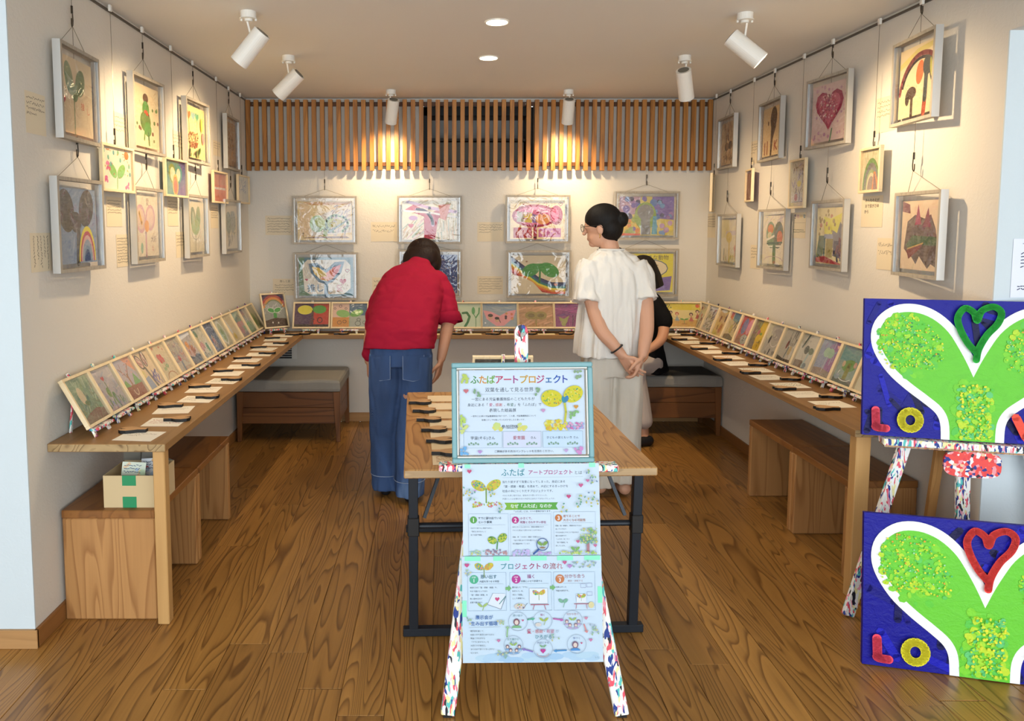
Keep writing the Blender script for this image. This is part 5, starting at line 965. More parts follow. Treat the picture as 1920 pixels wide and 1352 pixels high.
q.p([(.18, .55), (.22, .655), (.31, .65), (.275, .5)], 'F0F4FA').l([(.18, .55), (.22, .655)], .003, 'A8B4C4').l([(.18, .55), (.275, .505), (.31, .62)], .005, '7F90A0').heart(.25, .6, .045, 'D85A88').l([(.265, .555), (.31, .625)], .008, '6A9A9A').sprout(.145, .53, .035, .035, 'B4CC7A', 'B4CC7A', .495, .006)
q.p([(.48, .555), (.61, .555), (.61, .7), (.48, .7)], 'F4F6FA').l([(.48, .555), (.61, .555), (.61, .7), (.48, .7)], .0025, 'B8C4D0', True); sproutpic(q, .548, .645, .075, 7, False); q.l([(.49, .545), (.615, .545)], .009, 'C87A8A').l([(.515, .545), (.505, .5)], .006, 'C87A8A').l([(.585, .545), (.595, .5)], .006, 'C87A8A').e(.41, .53, .04, .03, 'E4D8CC').dots(7, (.385, .515, .44, .55), .005, .008, ['C86A7A', '5A7AB0', 'D8B84A', '6AA06A'], 2).l([(.43, .505), (.465, .56)], .004, '6A7A8A')
for x, y, s in ((.865, .72, .018), (.91, .725, .018), (.91, .645, .018)): q.l([(x - s, y - s), (x + s, y - s), (x + s, y + s), (x - s, y + s)], .0025, 'A8A8D0', True)
q.p([(.815, .56), (.885, .56), (.885, .645), (.815, .645)], 'F4F6FA'); sproutpic(q, .85, .615, .05, 8, False); q.l([(.8, .55), (.9, .55)], .007, 'C87A8A').l([(.815, .55), (.81, .505)], .005, 'C87A8A').l([(.885, .55), (.89, .505)], .005, 'C87A8A').sprout(.72, .56, .03, .05, '8ABEA0', '8ABEA0', .52, .005).e(.92, .54, .02, .03, 'F0E0A8')
q.t('展示会が', .155, .43, .043, '4A78B8', 2, .008).t('生み出す循環', .155, .372, .043, '4A78B8', 2, .008).l([(.045, .335), (.27, .34)], .002, 'A8B8C8')
for j, tx in enumerate(('展示会を通して、', '社会の中で身近にありながら', '見過ごされがちな', '「すでにあるもの」を', '大切にする視点に、', 'あらためて気づくきっかけに', 'なります。')): q.t(tx, .055, .302 - j * .034, .0178, '566070', 1, 0, True)
q.t('愛', .475, .295, .045, 'D2406A', 2, .01).t('・感謝', .535, .295, .038, 'E08A90', 2, .006).t('・希望', .615, .295, .038, 'D890A8', 2, .006).t('が', .675, .295, .034, 'A8B0C8', 2).t('ひろがる', .575, .245, .042, '5A9AA8', 2, .006)
for cx, cy, tx, c, hair, cl in ((.395, .39, '思い出す', '6A9AA8', '8A5A6A', '8AC08A'), (.57, .395, '描く', 'B0488A', None, None), (.785, .4, '分かち合う', 'C8848A', '9A7080', 'C8B0D8'), (.81, .175, '気づく', '5A7AB8', '8A6A80', '5A9AD8'), (.57, .135, '大切にする', '5A6A98', None, None), (.36, .17, 'また誰かが', '4A8A88', '7A5A70', '8AB0D8')):
    q.arc(cx, cy, .068, .088, .0035, 'A8B8CC', 0, 360, 28).t(tx, cx, cy + .055, .024, c, 1)
    if cx == .36: q.t('気づく', cx, cy + .028, .022, c, 1)
    if hair and cl and tx in ('思い出す', '気づく'): q.e(cx - .01, cy - .005, .022, .032, hair).e(cx - .01, cy - .008, .014, .022, 'F4DCCC').e(cx - .01, cy - .06, .035, .024, cl, 0, 14, 0, 180).heart(cx + .035, cy + .01, .02, 'D85A88')
    elif hair:
        for dx, dy in ((-.042, -.012), (.042, -.012), (-.02, -.045), (.022, -.045)): q.e(cx + dx, cy + dy, .012, .017, hair).e(cx + dx, cy + dy - .004, .008, .012, 'F4DCCC').e(cx + dx, cy + dy - .035, .017, .016, cl, 0, 12, 0, 180)
        q.sprout(cx, cy, .025, .025, 'A8C86A')
    elif tx == '描く': q.sprout(cx + .01, cy, .03, .03, 'B8C85A', 'A8B85A', cy - .04, .005).e(cx - .03, cy - .035, .022, .018, 'E8DCD0')
    else: q.heart(cx, cy - .02, .05, 'D04A9A').arc(cx, cy - .03, .045, .045, .005, 'E4B8B0', 200, 340).sprout(cx, cy + .015, .022, .022, '8ABE8A')
for pts, c in ((((.465, .41), (.495, .415)), '6ABE9A'), (((.648, .415), (.7, .405)), 'D070B8'), (((.865, .36), (.88, .3)), 'E89A98'), (((.735, .12), (.665, .115)), '5AA0D8'), (((.495, .11), (.44, .13)), '9A88D0'), (((.315, .25), (.32, .33)), 'A4CC98')):
    (xa, ya), (xb, yb) = pts; q.l(pts, .013, c); d = Vector((xb - xa, yb - ya)).normalized(); nn = Vector((-d.y, d.x)); q.p([(xb + d.x * .022, yb + d.y * .022), (xb + nn.x * .016, yb + nn.y * .016), (xb - nn.x * .016, yb - nn.y * .016)], c)
for hx, hy, hs, c in ((.035, .925, .045, 'D85A90'), (.735, .945, .04, 'D86A98'), (.77, .91, .045, 'C89AD0'), (.255, .215, .035, 'D88AB0'), (.88, .42, .035, 'E098B0'), (.91, .215, .035, 'D88AB0')): q.heart(hx, hy, hs, c)
for bx_, by_, sd in ((.05, .86, 21), (.82, .92, 22), (.88, .93, 23), (.93, .92, 24), (.04, .405, 25), (.265, .4, 26), (.93, .34, 27), (.94, .29, 28), (.27, .09, 29), (.3, .07, 30), (.66, .24, 31)):
    R = random.Random(sd)
    for _ in range(6): q.e(bx_ + R.uniform(-.025, .025), by_ + R.uniform(-.03, .03), .006, .011, R.choice(('9AC0B0', 'B4CCA0', 'A8B8C8', 'D8D0A0')), R.uniform(0, 180), 8)
q.t('2 / 2', .95, .055, .018, '5A6A78', 1)
sheet_thing('lower pale blue printed poster taped under the upper poster', PW2, PH2, .293, .178, .040, q, tuple((x, .318, .05, .014) for x in (-.185, -.095, .022, .105, .19)) + ((-.212, .165, .014, .05), (.212, .205, .014, .05)), Vector((0, -1, EK - .01)))
# ================================================================== the two LOVE canvases and their easel
def love(hc, seed):
    q = Art(.745, .53, '0D0D8C', .0180); q.DZ = .00025
    q.dabs(70, (.02, .03, .98, .97), .3, .05, ['0B0B7C', '1010A0', '080850', '1618B0', '070740'], 110, 60, seed)
    def S_(ins, c):
        # outline of the two-leaf sprout, left half mirrored
        L = [(.5, .545), (.46, .66), (.40, .80), (.32, .90), (.23, .945), (.14, .93), (.07, .85), (.045, .74), (.06, .62), (.12, .48), (.20, .37), (.29, .27), (.345, .20), (.37, .12), (.375, 0)]
        o_ = []; V_ = [Vector(p) for p in L]; m_ = len(L)
        for i in range(m_ - 1):
            p0, p1, p2, p3 = V_[max(0, i - 1)], V_[i], V_[i + 1], V_[min(m_ - 1, i + 2)]
            for j in range(4):
                t = j / 4; o_.append(tuple(.5 * (2 * p1 + (p2 - p0) * t + (2 * p0 - 5 * p1 + 4 * p2 - p3) * t * t + (3 * p1 - p0 - 3 * p2 + p3) * t ** 3)))
        L = o_ + [L[-1]]
        P_ = []
        for i, (x, y) in enumerate(L):
            a_ = Vector(L[max(0, i - 1)]); b_ = Vector(L[min(len(L) - 1, i + 1)]); d = b_ - a_; n_ = Vector((-d.y * .66, d.x / .66)); n_.normalize()
            xx = x - n_.x * ins * .66 * -1; yy = y - n_.y * ins * -1
            if i == 0: xx, yy = .5, y - ins * 2.4
            if i == len(L) - 1: yy = 0
            P_.append((min(xx, .5), yy))
        q.poly(P_ + [(1 - x, y) for x, y in P_[::-1][:-1]], c)
    S_(-.022, 'F4F6F6'); S_(.038, '6CCB3A')
    GR = ['8ADB35', '5CC848', 'B8DF34', '4FBE6A', '9AE03A', 'D8DE3A', '58C46E']
    R = random.Random(seed)
    def fleck(n, x0, x1, y0, y1, r0, r1, cols, inside):
        for _ in range(n):
            x, y = R.uniform(x0, x1), R.uniform(y0, y1)
            if not inside(x, y): continue
            q.e(x, y, R.uniform(r0, r1) * .7, R.uniform(r0, r1), R.choice(cols), R.uniform(0, 180), 7); q.z -= q.DZ * .97
        q.z += q.DZ
    leaf = lambda x, y: ((abs(x - .5) - .29) / .155) ** 2 + ((y - .66 + (abs(x - .5) - .29) * -.3) / .225) ** 2 < 1
    stem = lambda x, y: True
    fleck(200, .06, .94, .4, .92, .012, .04, ['74CE3A', '64CA40', '80D438', '66C84C'], leaf); fleck(60, .42, .58, .03, .42, .02, .04, ['74CE3A', '60C850', '80D438'], stem)
    fleck(240, .06, .94, .48, .92, .008, .026, ['90D83A', 'A8DC3A', '84D63C', 'B8DC38', '62C65C'], leaf); fleck(60, .43, .58, .02, .4, .01, .03, ['A8DC3A', 'C4DE38', '66C878'], stem)
    fleck(900, .06, .94, .5, .9, .003, .008, GR + ['E8E03A', 'E2D838', 'E8E03A', '3A8A5A', 'E0A03A', '9AD8A0'], leaf); fleck(160, .44, .58, .02, .4, .004, .012, GR + ['E8E03A', 'E8E03A', 'D8DE3A'], stem)
    q.DZ = .0012
    q.l([(.5, .64), (.465, .70), (.43, .80), (.42, .88), (.45, .945), (.49, .915), (.505, .86), (.525, .93), (.575, .96), (.61, .92), (.595, .84), (.55, .76), (.515, .66), (.505, .58)], .045, hc, False, 6)
    q.l([(.055, .19), (.058, .09), (.06, .065), (.105, .06)], .055, 'F04A62', False, 5)
    q.arc(.215, .13, .042, .065, .055, 'F2E62E', 0, 360, 20)
    q.l([(.68, .19), (.725, .05), (.775, .2)], .055, 'F2503A')
    q.l([(.92, .2), (.865, .2), (.865, .06), (.925, .06)], .05, 'F2E62E'); q.l([(.865, .13), (.91, .13)], .05, 'F2E62E')
    return q
dr = Vector((.9715, -.237, 0))
nrm = Vector((-.237, -.9715, 0))
def canvas(label, o, tilt, hc, seed):
    n = (nrm + Vector((0, 0, tilt))).normalized()
    t = thing('painted_canvas', label, 'painting', mat=basis(o, dr, n))
    obj('painted_face', love(hc, seed).mesh('painted_face', 'impasto'), t)
    return t
lb = Vector((1.493, 2.434, .001))
canvas('blue LOVE canvas with a red heart, standing on the floor', lb + dr * .3725 + Vector((0, 0, .0)), .10, 'F0453E', 5)
ub = Vector((1.652, 2.765, .727))
canvas('blue LOVE canvas with a green heart, up on the easel', ub + dr * .3725, .08, '22B83C', 9)
ew = thing('easel', 'paint-splattered floor easel behind the two blue LOVE canvases', 'easel', (2.0, 2.72, 0))
O = Vector((2.0, 2.72, 0)); uc = ub + dr * .3725
bkv = -nrm
def W2(x, z, b=0.0): return uc + dr * x + Vector((0, 0, z - .727)) + bkv * (b + .085 * (z - .727)) - O
obj('leg', MB().bar(W2(-.40, .004, .02), W2(-.06, 1.22, .03), .045, .022, (0, 1, 0)).mesh('leg', 'splat', bevel=.003), ew)
obj('leg', MB().bar(W2(.40, .004, .02), W2(.06, 1.22, .03), .045, .022, (0, 1, 0)).mesh('leg', 'splat', bevel=.003), ew)
obj('mast', MB().bar(W2(-.005, .25, .035), W2(-.005, 1.215, .035), .05, .02, (0, 1, 0)).mesh('mast', 'splat', bevel=.003), ew)
obj('rear_leg', MB().bar((.02, .20, .004), W2(-.03, 1.1, .05), .036, .02, (0, 1, 0)).mesh('rear_leg', 'rawwood', bevel=.002), ew)
trm = MB()
tw = .62
a0 = uc + Vector((0, 0, -.002)) - O
def tbx(x0, x1, b0, b1, z0, z1, mi=0):
    P8 = [a0 + dr * x + bkv * b + Vector((0, 0, z)) for z in (z0, z1) for x, b in ((x0, b0), (x1, b0), (x1, b1), (x0, b1))]
    trm.add(P8, [(3, 2, 1, 0), (4, 5, 6, 7), (0, 1, 5, 4), (1, 2, 6, 5), (2, 3, 7, 6), (3, 0, 4, 7)], None, mi)
tbx(-.305, .305, -.045, .02, -.026, -.001); tbx(-.30, .30, -.04, .02, -.034, -.026, 1)
obj('tray', trm.mesh('tray', ['splat', 'rawwood'], bevel=.002), ew)
pp = []
for i in range(28):
    a_ = 2 * math.pi * i / 28; pp.append((math.copysign(abs(math.cos(a_)) ** .5, math.cos(a_)) * .095, math.copysign(abs(math.sin(a_)) ** .6, math.sin(a_)) * .05))
k = N('red_splattered_paint', .45, 0, .4); v = k.coord(); vo = k.n('ShaderNodeTexVoronoi', {'Vector': v, 'Scale': 90.0}).outputs['Color']; sx = k.n('ShaderNodeSeparateColor', {0: vo}).outputs[0]
k.base(k.ramp(sx, [(0, lin('F0504A')), (.4, lin('F2A0A8')), (.55, lin('F4EEEA')), (.68, lin('2A3A8A')), (.76, lin('E8484A')), (.9, lin('3A2A3A')), (.94, lin('F0C8A0'))], 'CONSTANT')); M['redsplat'] = k.m
pb = obj('tray_bracket', MB().prism(pp, 0, .014).mesh('tray_bracket', 'redsplat', bevel=.002), ew)
pb.matrix_basis = basis(a0 + bkv * -.022 + Vector((0, 0, -.082)), dr, nrm)
# ================================================================== people
def fabric(name, c1, c2, sc=6.0, bump=.5, rough=.85, weave=420):
    k = N(name, rough, 0, .15); v = k.coord((1, 1, .7), rnd=False)
    n1 = k.noise(v, sc, 3, .8); n2 = k.noise(k.coord((1, 1, 1), rnd=False), weave, 2)
    k.base(k.mix(n1, lin(c1), lin(c2)))
    k.bump(k.math('ADD', k.math('MULTIPLY', n1, 1.0), k.math('MULTIPLY', n2, .08)), bump, .02); return k.m
M['skin'] = N('skin', .5, 0, .35).base(lin('D3A184')).m
M['skin2'] = N('skin_tan', .5, 0, .35).base(lin('BD8A6C')).m
def hairmat(name, c1, c2):
    k = N(name, .6, 0, .22); n1 = k.noise(k.coord((1, 1, .12), rnd=False), 120, 3, .4)
    k.base(k.mix(n1, lin(c1), lin(c2))); k.bump(n1, .6, .004); return k.m
M['hairbrown'] = hairmat('dark_brown_hair', '150B07', '2B180E'); M['hairblack'] = hairmat('black_hair', '0B0908', '1D1815')
M['redlinen'] = fabric('red_linen', '94142E', 'A81A36', 5, .9)
M['whitelinen'] = fabric('white_linen', 'DCD8D0', 'EDEAE3', 7, .8); M['ivory'] = fabric('ivory_linen', 'CFC8BA', 'DDD6C8', 6, .5)
M['blackcloth'] = fabric('black_jersey', '0A0A0B', '141416', 5, .5); M['pinkgrey'] = fabric('greige_cloth', 'B4A6A0', 'C4B8B0', 6, .5)
k = N('blue_denim', .85, 0, .15); v = k.coord((1, 1, .35), rnd=False); n1 = k.noise(v, 5, 3, .6); tw = k.n('ShaderNodeTexWave', {'Vector': k.coord((1, 1, .5), rnd=False), 'Scale': 260.0, 'Distortion': 1.0}, bands_direction='DIAGONAL').outputs['Fac']
k.base(k.mix(k.math('MULTIPLY', tw, .18), k.ramp(n1, [(.3, lin('1A335E')), (.55, lin('28487C')), (.72, lin('6E8CB4'))]), lin('A8BCD0'))); k.bump(n1, .5, .02); M['denim'] = k.m
M['stitch'] = plain('denim_stitch', '8A9AB4', .8); M['gold'] = plain('gold', 'D9A84A', .25, 1.0); M['shoe'] = plain('dark_shoe', '15161A', .5); M['frame_dk'] = plain('spectacle_rim', '2A2220', .35, .4)
from mathutils import noise as mnoise
def union(name, mb, voxel, mat, smooth=3, folds=None):
    me = mb.mesh(name + '_raw', mat); o = bpy.data.objects.new(name + '_raw', me); C.objects.link(o)
    r = o.modifiers.new('r', 'REMESH'); r.mode = 'VOXEL'; r.voxel_size = voxel
    if smooth: s_ = o.modifiers.new('s', 'SMOOTH'); s_.factor = .5; s_.iterations = smooth
    bpy.context.view_layer.update()
    out = bpy.data.meshes.new_from_object(o.evaluated_get(bpy.context.evaluated_depsgraph_get()))
    bpy.data.objects.remove(o); bpy.data.meshes.remove(me)
    if folds:
        amp, sx_, sz_, off_ = folds; ns = [v.normal.copy() for v in out.vertices]
        for v, n_ in zip(out.vertices, ns):
            q_ = V3((v.co.x * sx_ + off_, v.co.y * sx_, v.co.z * sz_ + off_)); w_ = mnoise.noise(q_) + .5 * mnoise.noise(q_ * 2.1)
            v.co += n_ * amp * (abs(w_) * 2 - .6)
    out.name = name; out.materials.clear(); out.materials.append(M[mat])
    out.polygons.foreach_set('use_smooth', [True] * len(out.polygons))
    return out
V3 = Vector
def limb(mb, pts, rs, n=14):
    pts = [V3(p) for p in pts]; P_, R_ = [], []
    d0 = (pts[0] - pts[1]).normalized(); d1 = (pts[-1] - pts[-2]).normalized()
    for a_ in (.98, .7, .35): P_.append(pts[0] + d0 * rs[0] * a_); R_.append(rs[0] * math.sqrt(1 - a_ * a_))
    # smooth the chain
    m_ = len(pts)
    for i in range(m_ - 1):
        p0 = pts[max(0, i - 1)]; p1 = pts[i]; p2 = pts[i + 1]; p3 = pts[min(m_ - 1, i + 2)]
        for s_ in range(5):
            t = s_ / 5; P_.append(.5 * ((2 * p1) + (p2 - p0) * t + (2 * p0 - 5 * p1 + 4 * p2 - p3) * t * t + (3 * p1 - p0 - 3 * p2 + p3) * t ** 3)); R_.append(rs[i] + (rs[i + 1] - rs[i]) * t)
    P_.append(pts[-1]); R_.append(rs[-1])
    for a_ in (.35, .7, .98): P_.append(pts[-1] + d1 * rs[-1] * a_); R_.append(rs[-1] * math.sqrt(1 - a_ * a_))
    mb.tube(P_, R_, n)
def ering(c, ax, a, b, n=48, fold=0.0, k_=9, ph=0.0, xdir=(1, 0, 0)):
    ax = V3(ax).normalized(); x = V3(xdir); x = (x - ax * x.dot(ax)).normalized(); y = ax.cross(x)
    out = []
    for j in range(n):
        t = 2 * math.pi * j / n; f = 1 + fold * (math.sin(k_ * t + ph) + .5 * math.sin((k_ * 1.7 // 1) * t + ph * 2.1))
        cc, ss = math.cos(t), math.sin(t); e_ = .82
        out.append(V3(c) + x * (math.copysign(abs(cc) ** e_, cc) * a * f) + y * (math.copysign(abs(ss) ** e_, ss) * b * f))
    return out
def loft(mb, secs, n=48, sub=4, **kw):
    """secs: (center, axis, a, b, fold)"""
    R_ = []
    for i in range(len(secs) - 1):
        for s_ in range(sub):
            t = s_ / sub; t = t * t * (3 - 2 * t) * .5 + t * .5; A_, B_ = secs[i], secs[i + 1]
            R_.append(ering(V3(A_[0]).lerp(V3(B_[0]), t), V3(A_[1]).lerp(V3(B_[1]), t), A_[2] + (B_[2] - A_[2]) * t, A_[3] + (B_[3] - A_[3]) * t, n, A_[4] + (B_[4] - A_[4]) * t, **kw))
    z_ = secs[-1]; R_.append(ering(z_[0], z_[1], z_[2], z_[3], n, z_[4], **kw))
    mb.rings(R_)
def ell(mb, c, rx, ry, rz, fx, fy, fz, n=20, m=14):
    R_ = []
    for i in range(m + 1):
        a_ = -math.pi / 2 + math.pi * min(max(i, .06), m - .06) / m
        R_.append([V3(c) + fx * (rx * math.cos(a_) * math.cos(2 * math.pi * j / n)) + fy * (ry * math.cos(a_) * math.sin(2 * math.pi * j / n)) + fz * (rz * math.sin(a_)) for j in range(n)])
    mb.rings(R_)
def hand(mb, w, d, nrm_, size=1.0, curl=.5, thumb=1, spread=.12):
    """w wrist point, d direction to the fingertips, nrm_ palm normal (fingers curl towards it)"""
    d = V3(d).normalized(); nn = V3(nrm_); nn = (nn - d * nn.dot(d)).normalized(); s_ = d.cross(nn) * thumb; w = V3(w)
    for o_ in (-.028, -.010, .010, .028): limb(mb, [w + s_ * o_ * .55 * size, w + s_ * o_ * size + d * .08 * size], [.014 * size, .0115 * size], 10)
    for i, (o_, L) in enumerate(((.030, .070), (.0105, .080), (-.0095, .074), (-.029, .058))):
        p = w + (s_ * o_ + d * .078) * size; q = [p]; ang = .15 + .1 * i * curl; dd = (d + s_ * spread * (o_ / .03)).normalized()
        for sg_ in (.45, .32, .25):
            ang_d = dd * math.cos(ang) + nn * math.sin(ang); p = p + ang_d * L * sg_ * size; q.append(p); ang += curl
        limb(mb, q, [.0088 * size, .0082 * size, .0076 * size, .0066 * size], 8)
    p = w + (s_ * .026 + d * .02) * size
    limb(mb, [p, p + (s_ * .022 + d * .024 + nn * .012) * size, p + (s_ * .030 + d * .050 + nn * .022) * size, p + (s_ * .028 + d * .070 + nn * .030) * size], [.0125 * size, .0105 * size, .009 * size, .0075 * size], 8)
def head(mb, c, f, up, s=1.0):
    f = V3(f).normalized(); up = V3(up); up = (up - f * up.dot(f)).normalized(); r = f.cross(up); c = V3(c)
    ell(mb, c + up * .02 * s, .076 * s, .094 * s, .092 * s, r, f, up)
    ell(mb, c + f * .022 * s - up * .045 * s, .056 * s, .066 * s, .066 * s, r, f, up)
    ell(mb, c + f * .060 * s - up * .085 * s, .026 * s, .024 * s, .022 * s, r, f, up)      # chin
    limb(mb, [c + f * .088 * s + up * .005 * s, c + f * .104 * s - up * .026 * s], [.008 * s, .012 * s], 10)   # nose
    ell(mb, c + f * .083 * s - up * .056 * s, .020 * s, .009 * s, .005 * s, r, f, up)       # lips
    ell(mb, c + f * .080 * s - up * .064 * s, .018 * s, .010 * s, .005 * s, r, f, up)
    for sg_ in (-1, 1):
        ell(mb, c + r * sg_ * .077 * s - f * .008 * s - up * .014 * s, .009 * s, .018 * s, .030 * s, r, f, up)   # ears
        ell(mb, c + r * sg_ * .03 * s + f * .078 * s + up * .008 * s, .016 * s, .012 * s, .010 * s, r, f, up)
    return c, f, up, r
def eyes(parent, c, f, up, r, s=1.0):
    for sg_ in (-1, 1):
        m_ = MB(); ell(m_, c + r * sg_ * .031 * s + f * .0835 * s + up * .006 * s, .011 * s, .008 * s, .005 * s, r, f, up, 10, 8); obj('eye', m_.mesh('eye', 'black', smooth=True), parent)
def glasses(parent, c, f, up, r, mat='frame_dk', s=1.0, lensy=.021):
    g = MB(); o_ = c + f * .106 * s + up * .004 * s
    for sg_ in (-1, 1):
        cc = o_ + r * sg_ * .033 * s - f * .004
        g.tube([cc + r * (.025 * s * math.cos(t)) + up * (lensy * s * math.sin(t)) for t in [2 * math.pi * j / 20 for j in range(21)]], .0016, 6)
        g.tube([cc + r * sg_ * .025 * s + up * .006, c + r * sg_ * .078 * s + f * .075 * s + up * .012, c + r * sg_ * .083 * s - f * .01 * s + up * .008, c + r * sg_ * .081 * s - f * .03 * s - up * .012], .0016, 6)
    g.tube([o_ - r * .009 * s, o_ + r * .009 * s], .0014, 6)
    e_ = obj('glasses', g.mesh('glasses', mat), parent)
    l_ = MB()
    for sg_ in (-1, 1):
        cc = o_ + r * sg_ * .033 * s - f * .004; l_.add([cc + r * (.024 * s * math.cos(t)) + up * ((lensy - .001) * s * math.sin(t)) for t in [2 * math.pi * j / 16 for j in range(16)]], [tuple(range(16))])
    obj('lens', l_.mesh('lens', 'glasslens'), e_)
# ---------------------------------------------------------------- woman in the red shirt, bending forward
pa = thing('person', 'person in red shirt and wide blue jeans bending forward, seen from behind', 'person')
OA = V3((-.23, 4.03, 0)); pa.location = OA
def r_(p): return V3(p) - OA
b = MB()
hipc = V3((-.215, 4.05, .86)); nk = V3((-.125, 4.37, 1.275))
limb(b, [r_(hipc), r_((-.19, 4.18, 1.04)), r_((-.15, 4.3, 1.19))], [.13, .125, .12])
limb(b, [r_((-.27, 4.28, 1.2)), r_((-.03, 4.3, 1.2))], [.07, .07])
limb(b, [r_((-.14, 4.32, 1.22)), r_((-.105, 4.43, 1.31))], [.055, .052])
hc = V3((-.098, 4.50, 1.335))
fA = V3((.28, .62, -.72)); hd_ = head(b, r_(hc), fA, (.12, .75, .62), 1.02)
for sx, ft in ((-1, (-.305, 4.06)), (1, (-.165, 3.96))):
    limb(b, [r_((-.215 + sx * .07, 4.05, .84)), r_((ft[0], ft[1] + .01, .46)), r_((ft[0], ft[1], .07))], [.085, .058, .038])
    limb(b, [r_((ft[0], ft[1] - .03, .05)), r_((ft[0] + sx * .015, ft[1] + .15, .035))], [.035, .028])
# arms
limb(b, [r_((.0, 4.28, 1.19)), r_((.055, 4.2, 1.03)), r_((.035, 4.12, .89)), r_((.012, 4.09, .78))], [.055, .043, .034, .026])
hand(b, r_((.010, 4.088, .765)), (-.22, -.02, -1), (-.75, .25, 0), 1.0, .35, -1)
limb(b, [r_((-.29, 4.28, 1.17)), r_((-.375, 4.2, 1.0)), r_((-.405, 4.14, .86)), r_((-.405, 4.12, .76))], [.055, .043, .034, .026])
hand(b, r_((-.405, 4.12, .745)), (.04, .0, -1), (.8, .2, 0), .95, .35, 1)
obj('body', union('body', b, .0045, 'skin2', 2), pa)
eyes(pa, *hd_, 1.02)
h_ = MB(); c, f, up, r = hd_
ell(h_, c - f * .010 + up * .026, .108, .112, .100, r, f, up, 28, 18); ell(h_, c - f * .035 - up * .03, .116, .088, .092, r, f, up, 28, 16); ell(h_, c + r * .075 + f * .005 - up * .03, .042, .066, .085, r, f, up); ell(h_, c - r * .075 + f * .005 - up * .03, .042, .066, .085, r, f, up)
obj('hair', union('hair', h_, .006, 'hairbrown', 3), pa)
glasses(pa, *hd_, 'white', 1.05, .024)
s_ = MB(); ax = (nk - hipc).normalized()
loft(s_, [(r_((-.228, 3.995, .852)), (0, .15, 1), .200, .15, .020), (r_((-.215, 4.03, .93)), (0, .3, 1), .200, .155, .016), (r_((-.195, 4.12, 1.05)), (.05, .6, 1), .200, .145, .006), (r_((-.165, 4.22, 1.16)), (.1, .8, 1), .195, .125, .004), (r_((-.145, 4.31, 1.235)), (.15, .9, 1), .165, .095, 0), (r_((-.122, 4.385, 1.29)), (.2, .9, .8), .085, .065, 0), (r_((-.112, 4.42, 1.318)), (.2, .9, .8), .062, .055, 0)], k_=7, ph=.6)
limb(s_, [r_((-.02, 4.29, 1.205)), r_((.03, 4.24, 1.10)), r_((.052, 4.19, 1.005))], [.078, .074, .066])
limb(s_, [r_((-.27, 4.28, 1.195)), r_((-.335, 4.22, 1.08)), r_((-.375, 4.17, .95))], [.085, .082, .062])
limb(s_, [r_((-.36, 4.09, .93)), r_((-.395, 4.05, .815))], [.052, .046])
sh = obj('shirt', union('shirt', s_, .007, 'redlinen', 3, (.006, 7, 13, 3.1)), pa)
cf = MB(); cf.rings([ering(r_((.048, 4.197, 1.03)), (.1, -.25, -1), .074, .074, 24, xdir=(1, 0, 0)), ering(r_((.058, 4.182, .975)), (.1, -.25, -1), .084, .082, 24), ering(r_((.058, 4.182, .975)), (.1, -.25, -1), .076, .074, 24)], caps=False)
obj('cuff', cf.mesh('cuff', 'redlinen', smooth=True), sh); obj('button', MB().sphere(r_((.052, 4.118, 1.0)), .005, 8, 6).mesh('button', 'shoe'), sh)
j_ = MB()
loft(j_, [(r_((-.215, 4.04, .93)), (0, 0, 1), .165, .125, 0), (r_((-.215, 4.03, .84)), (0, 0, 1), .178, .135, 0), (r_((-.215, 4.03, .76)), (0, 0, 1), .180, .132, 0)])
for sx, ft in ((-1, (-.305, 4.07)), (1, (-.165, 3.965))):
    loft(j_, [(r_((-.215 + sx * .085, 4.03, .82)), (0, 0, 1), .098, .125, 0), (r_((-.22 + sx * .085, 4.03, .60)), (0, 0, 1), .094, .11, .010), (r_((ft[0] + sx * .005, ft[1], .35)), (0, 0, 1), .088, .095, .016), (r_((ft[0], ft[1], .035)), (0, 0, 1), .084, .098, .02)], k_=5, ph=1.3 * sx)
je = obj('jeans', union('jeans', j_, .007, 'denim', 3, (.006, 13, 4, 1.7)), pa)
for x in (-.325, -.14):
    m_ = MB(); n_ = 6; g = [[None] * (n_ + 1) for _ in range(7)]
    for iz in range(7):
        for ix in range(n_ + 1):
            u = ix / n_ - .5; z = .70 + .13 * iz / 6 - (.012 * (1 - abs(u) * 2) if iz == 0 else 0); xx = x + u * .115; dx = (xx + .215) / .183
            y = 4.03 - .137 * max(.05, 1 - abs(dx) ** 2.2) ** .45 - .004; g[iz][ix] = r_((xx, y, z))
    m_.add([p for row in g for p in row], [(i * (n_ + 1) + j, i * (n_ + 1) + j + 1, (i + 1) * (n_ + 1) + j + 1, (i + 1) * (n_ + 1) + j) for i in range(6) for j in range(n_)])
    pk = obj('pocket', m_.mesh('pocket', 'denim', smooth=True), je)
    obj('stitching', MB().tube([g[6][0], g[3][0], g[0][0], g[0][3], g[0][6], g[3][6], g[6][6]], .0018, 5).mesh('stitching', 'stitch'), pk)
for sx, ft in ((-1, (-.305, 4.07)), (1, (-.165, 3.965))):
    obj('hem_seam', MB().tube([p for p in ering(r_((ft[0], ft[1], .125)), (0, 0, 1), .0885, .101, 32)] , .0022, 5).mesh('hem_seam', 'stitch'), je)
    m_ = MB(); limb(m_, [r_((ft[0], ft[1] - .05, .03)), r_((ft[0] + sx * .015, ft[1] + .17, .026))], [.030, .026]); obj('shoe', m_.mesh('shoe', 'shoe', smooth=True), pa)
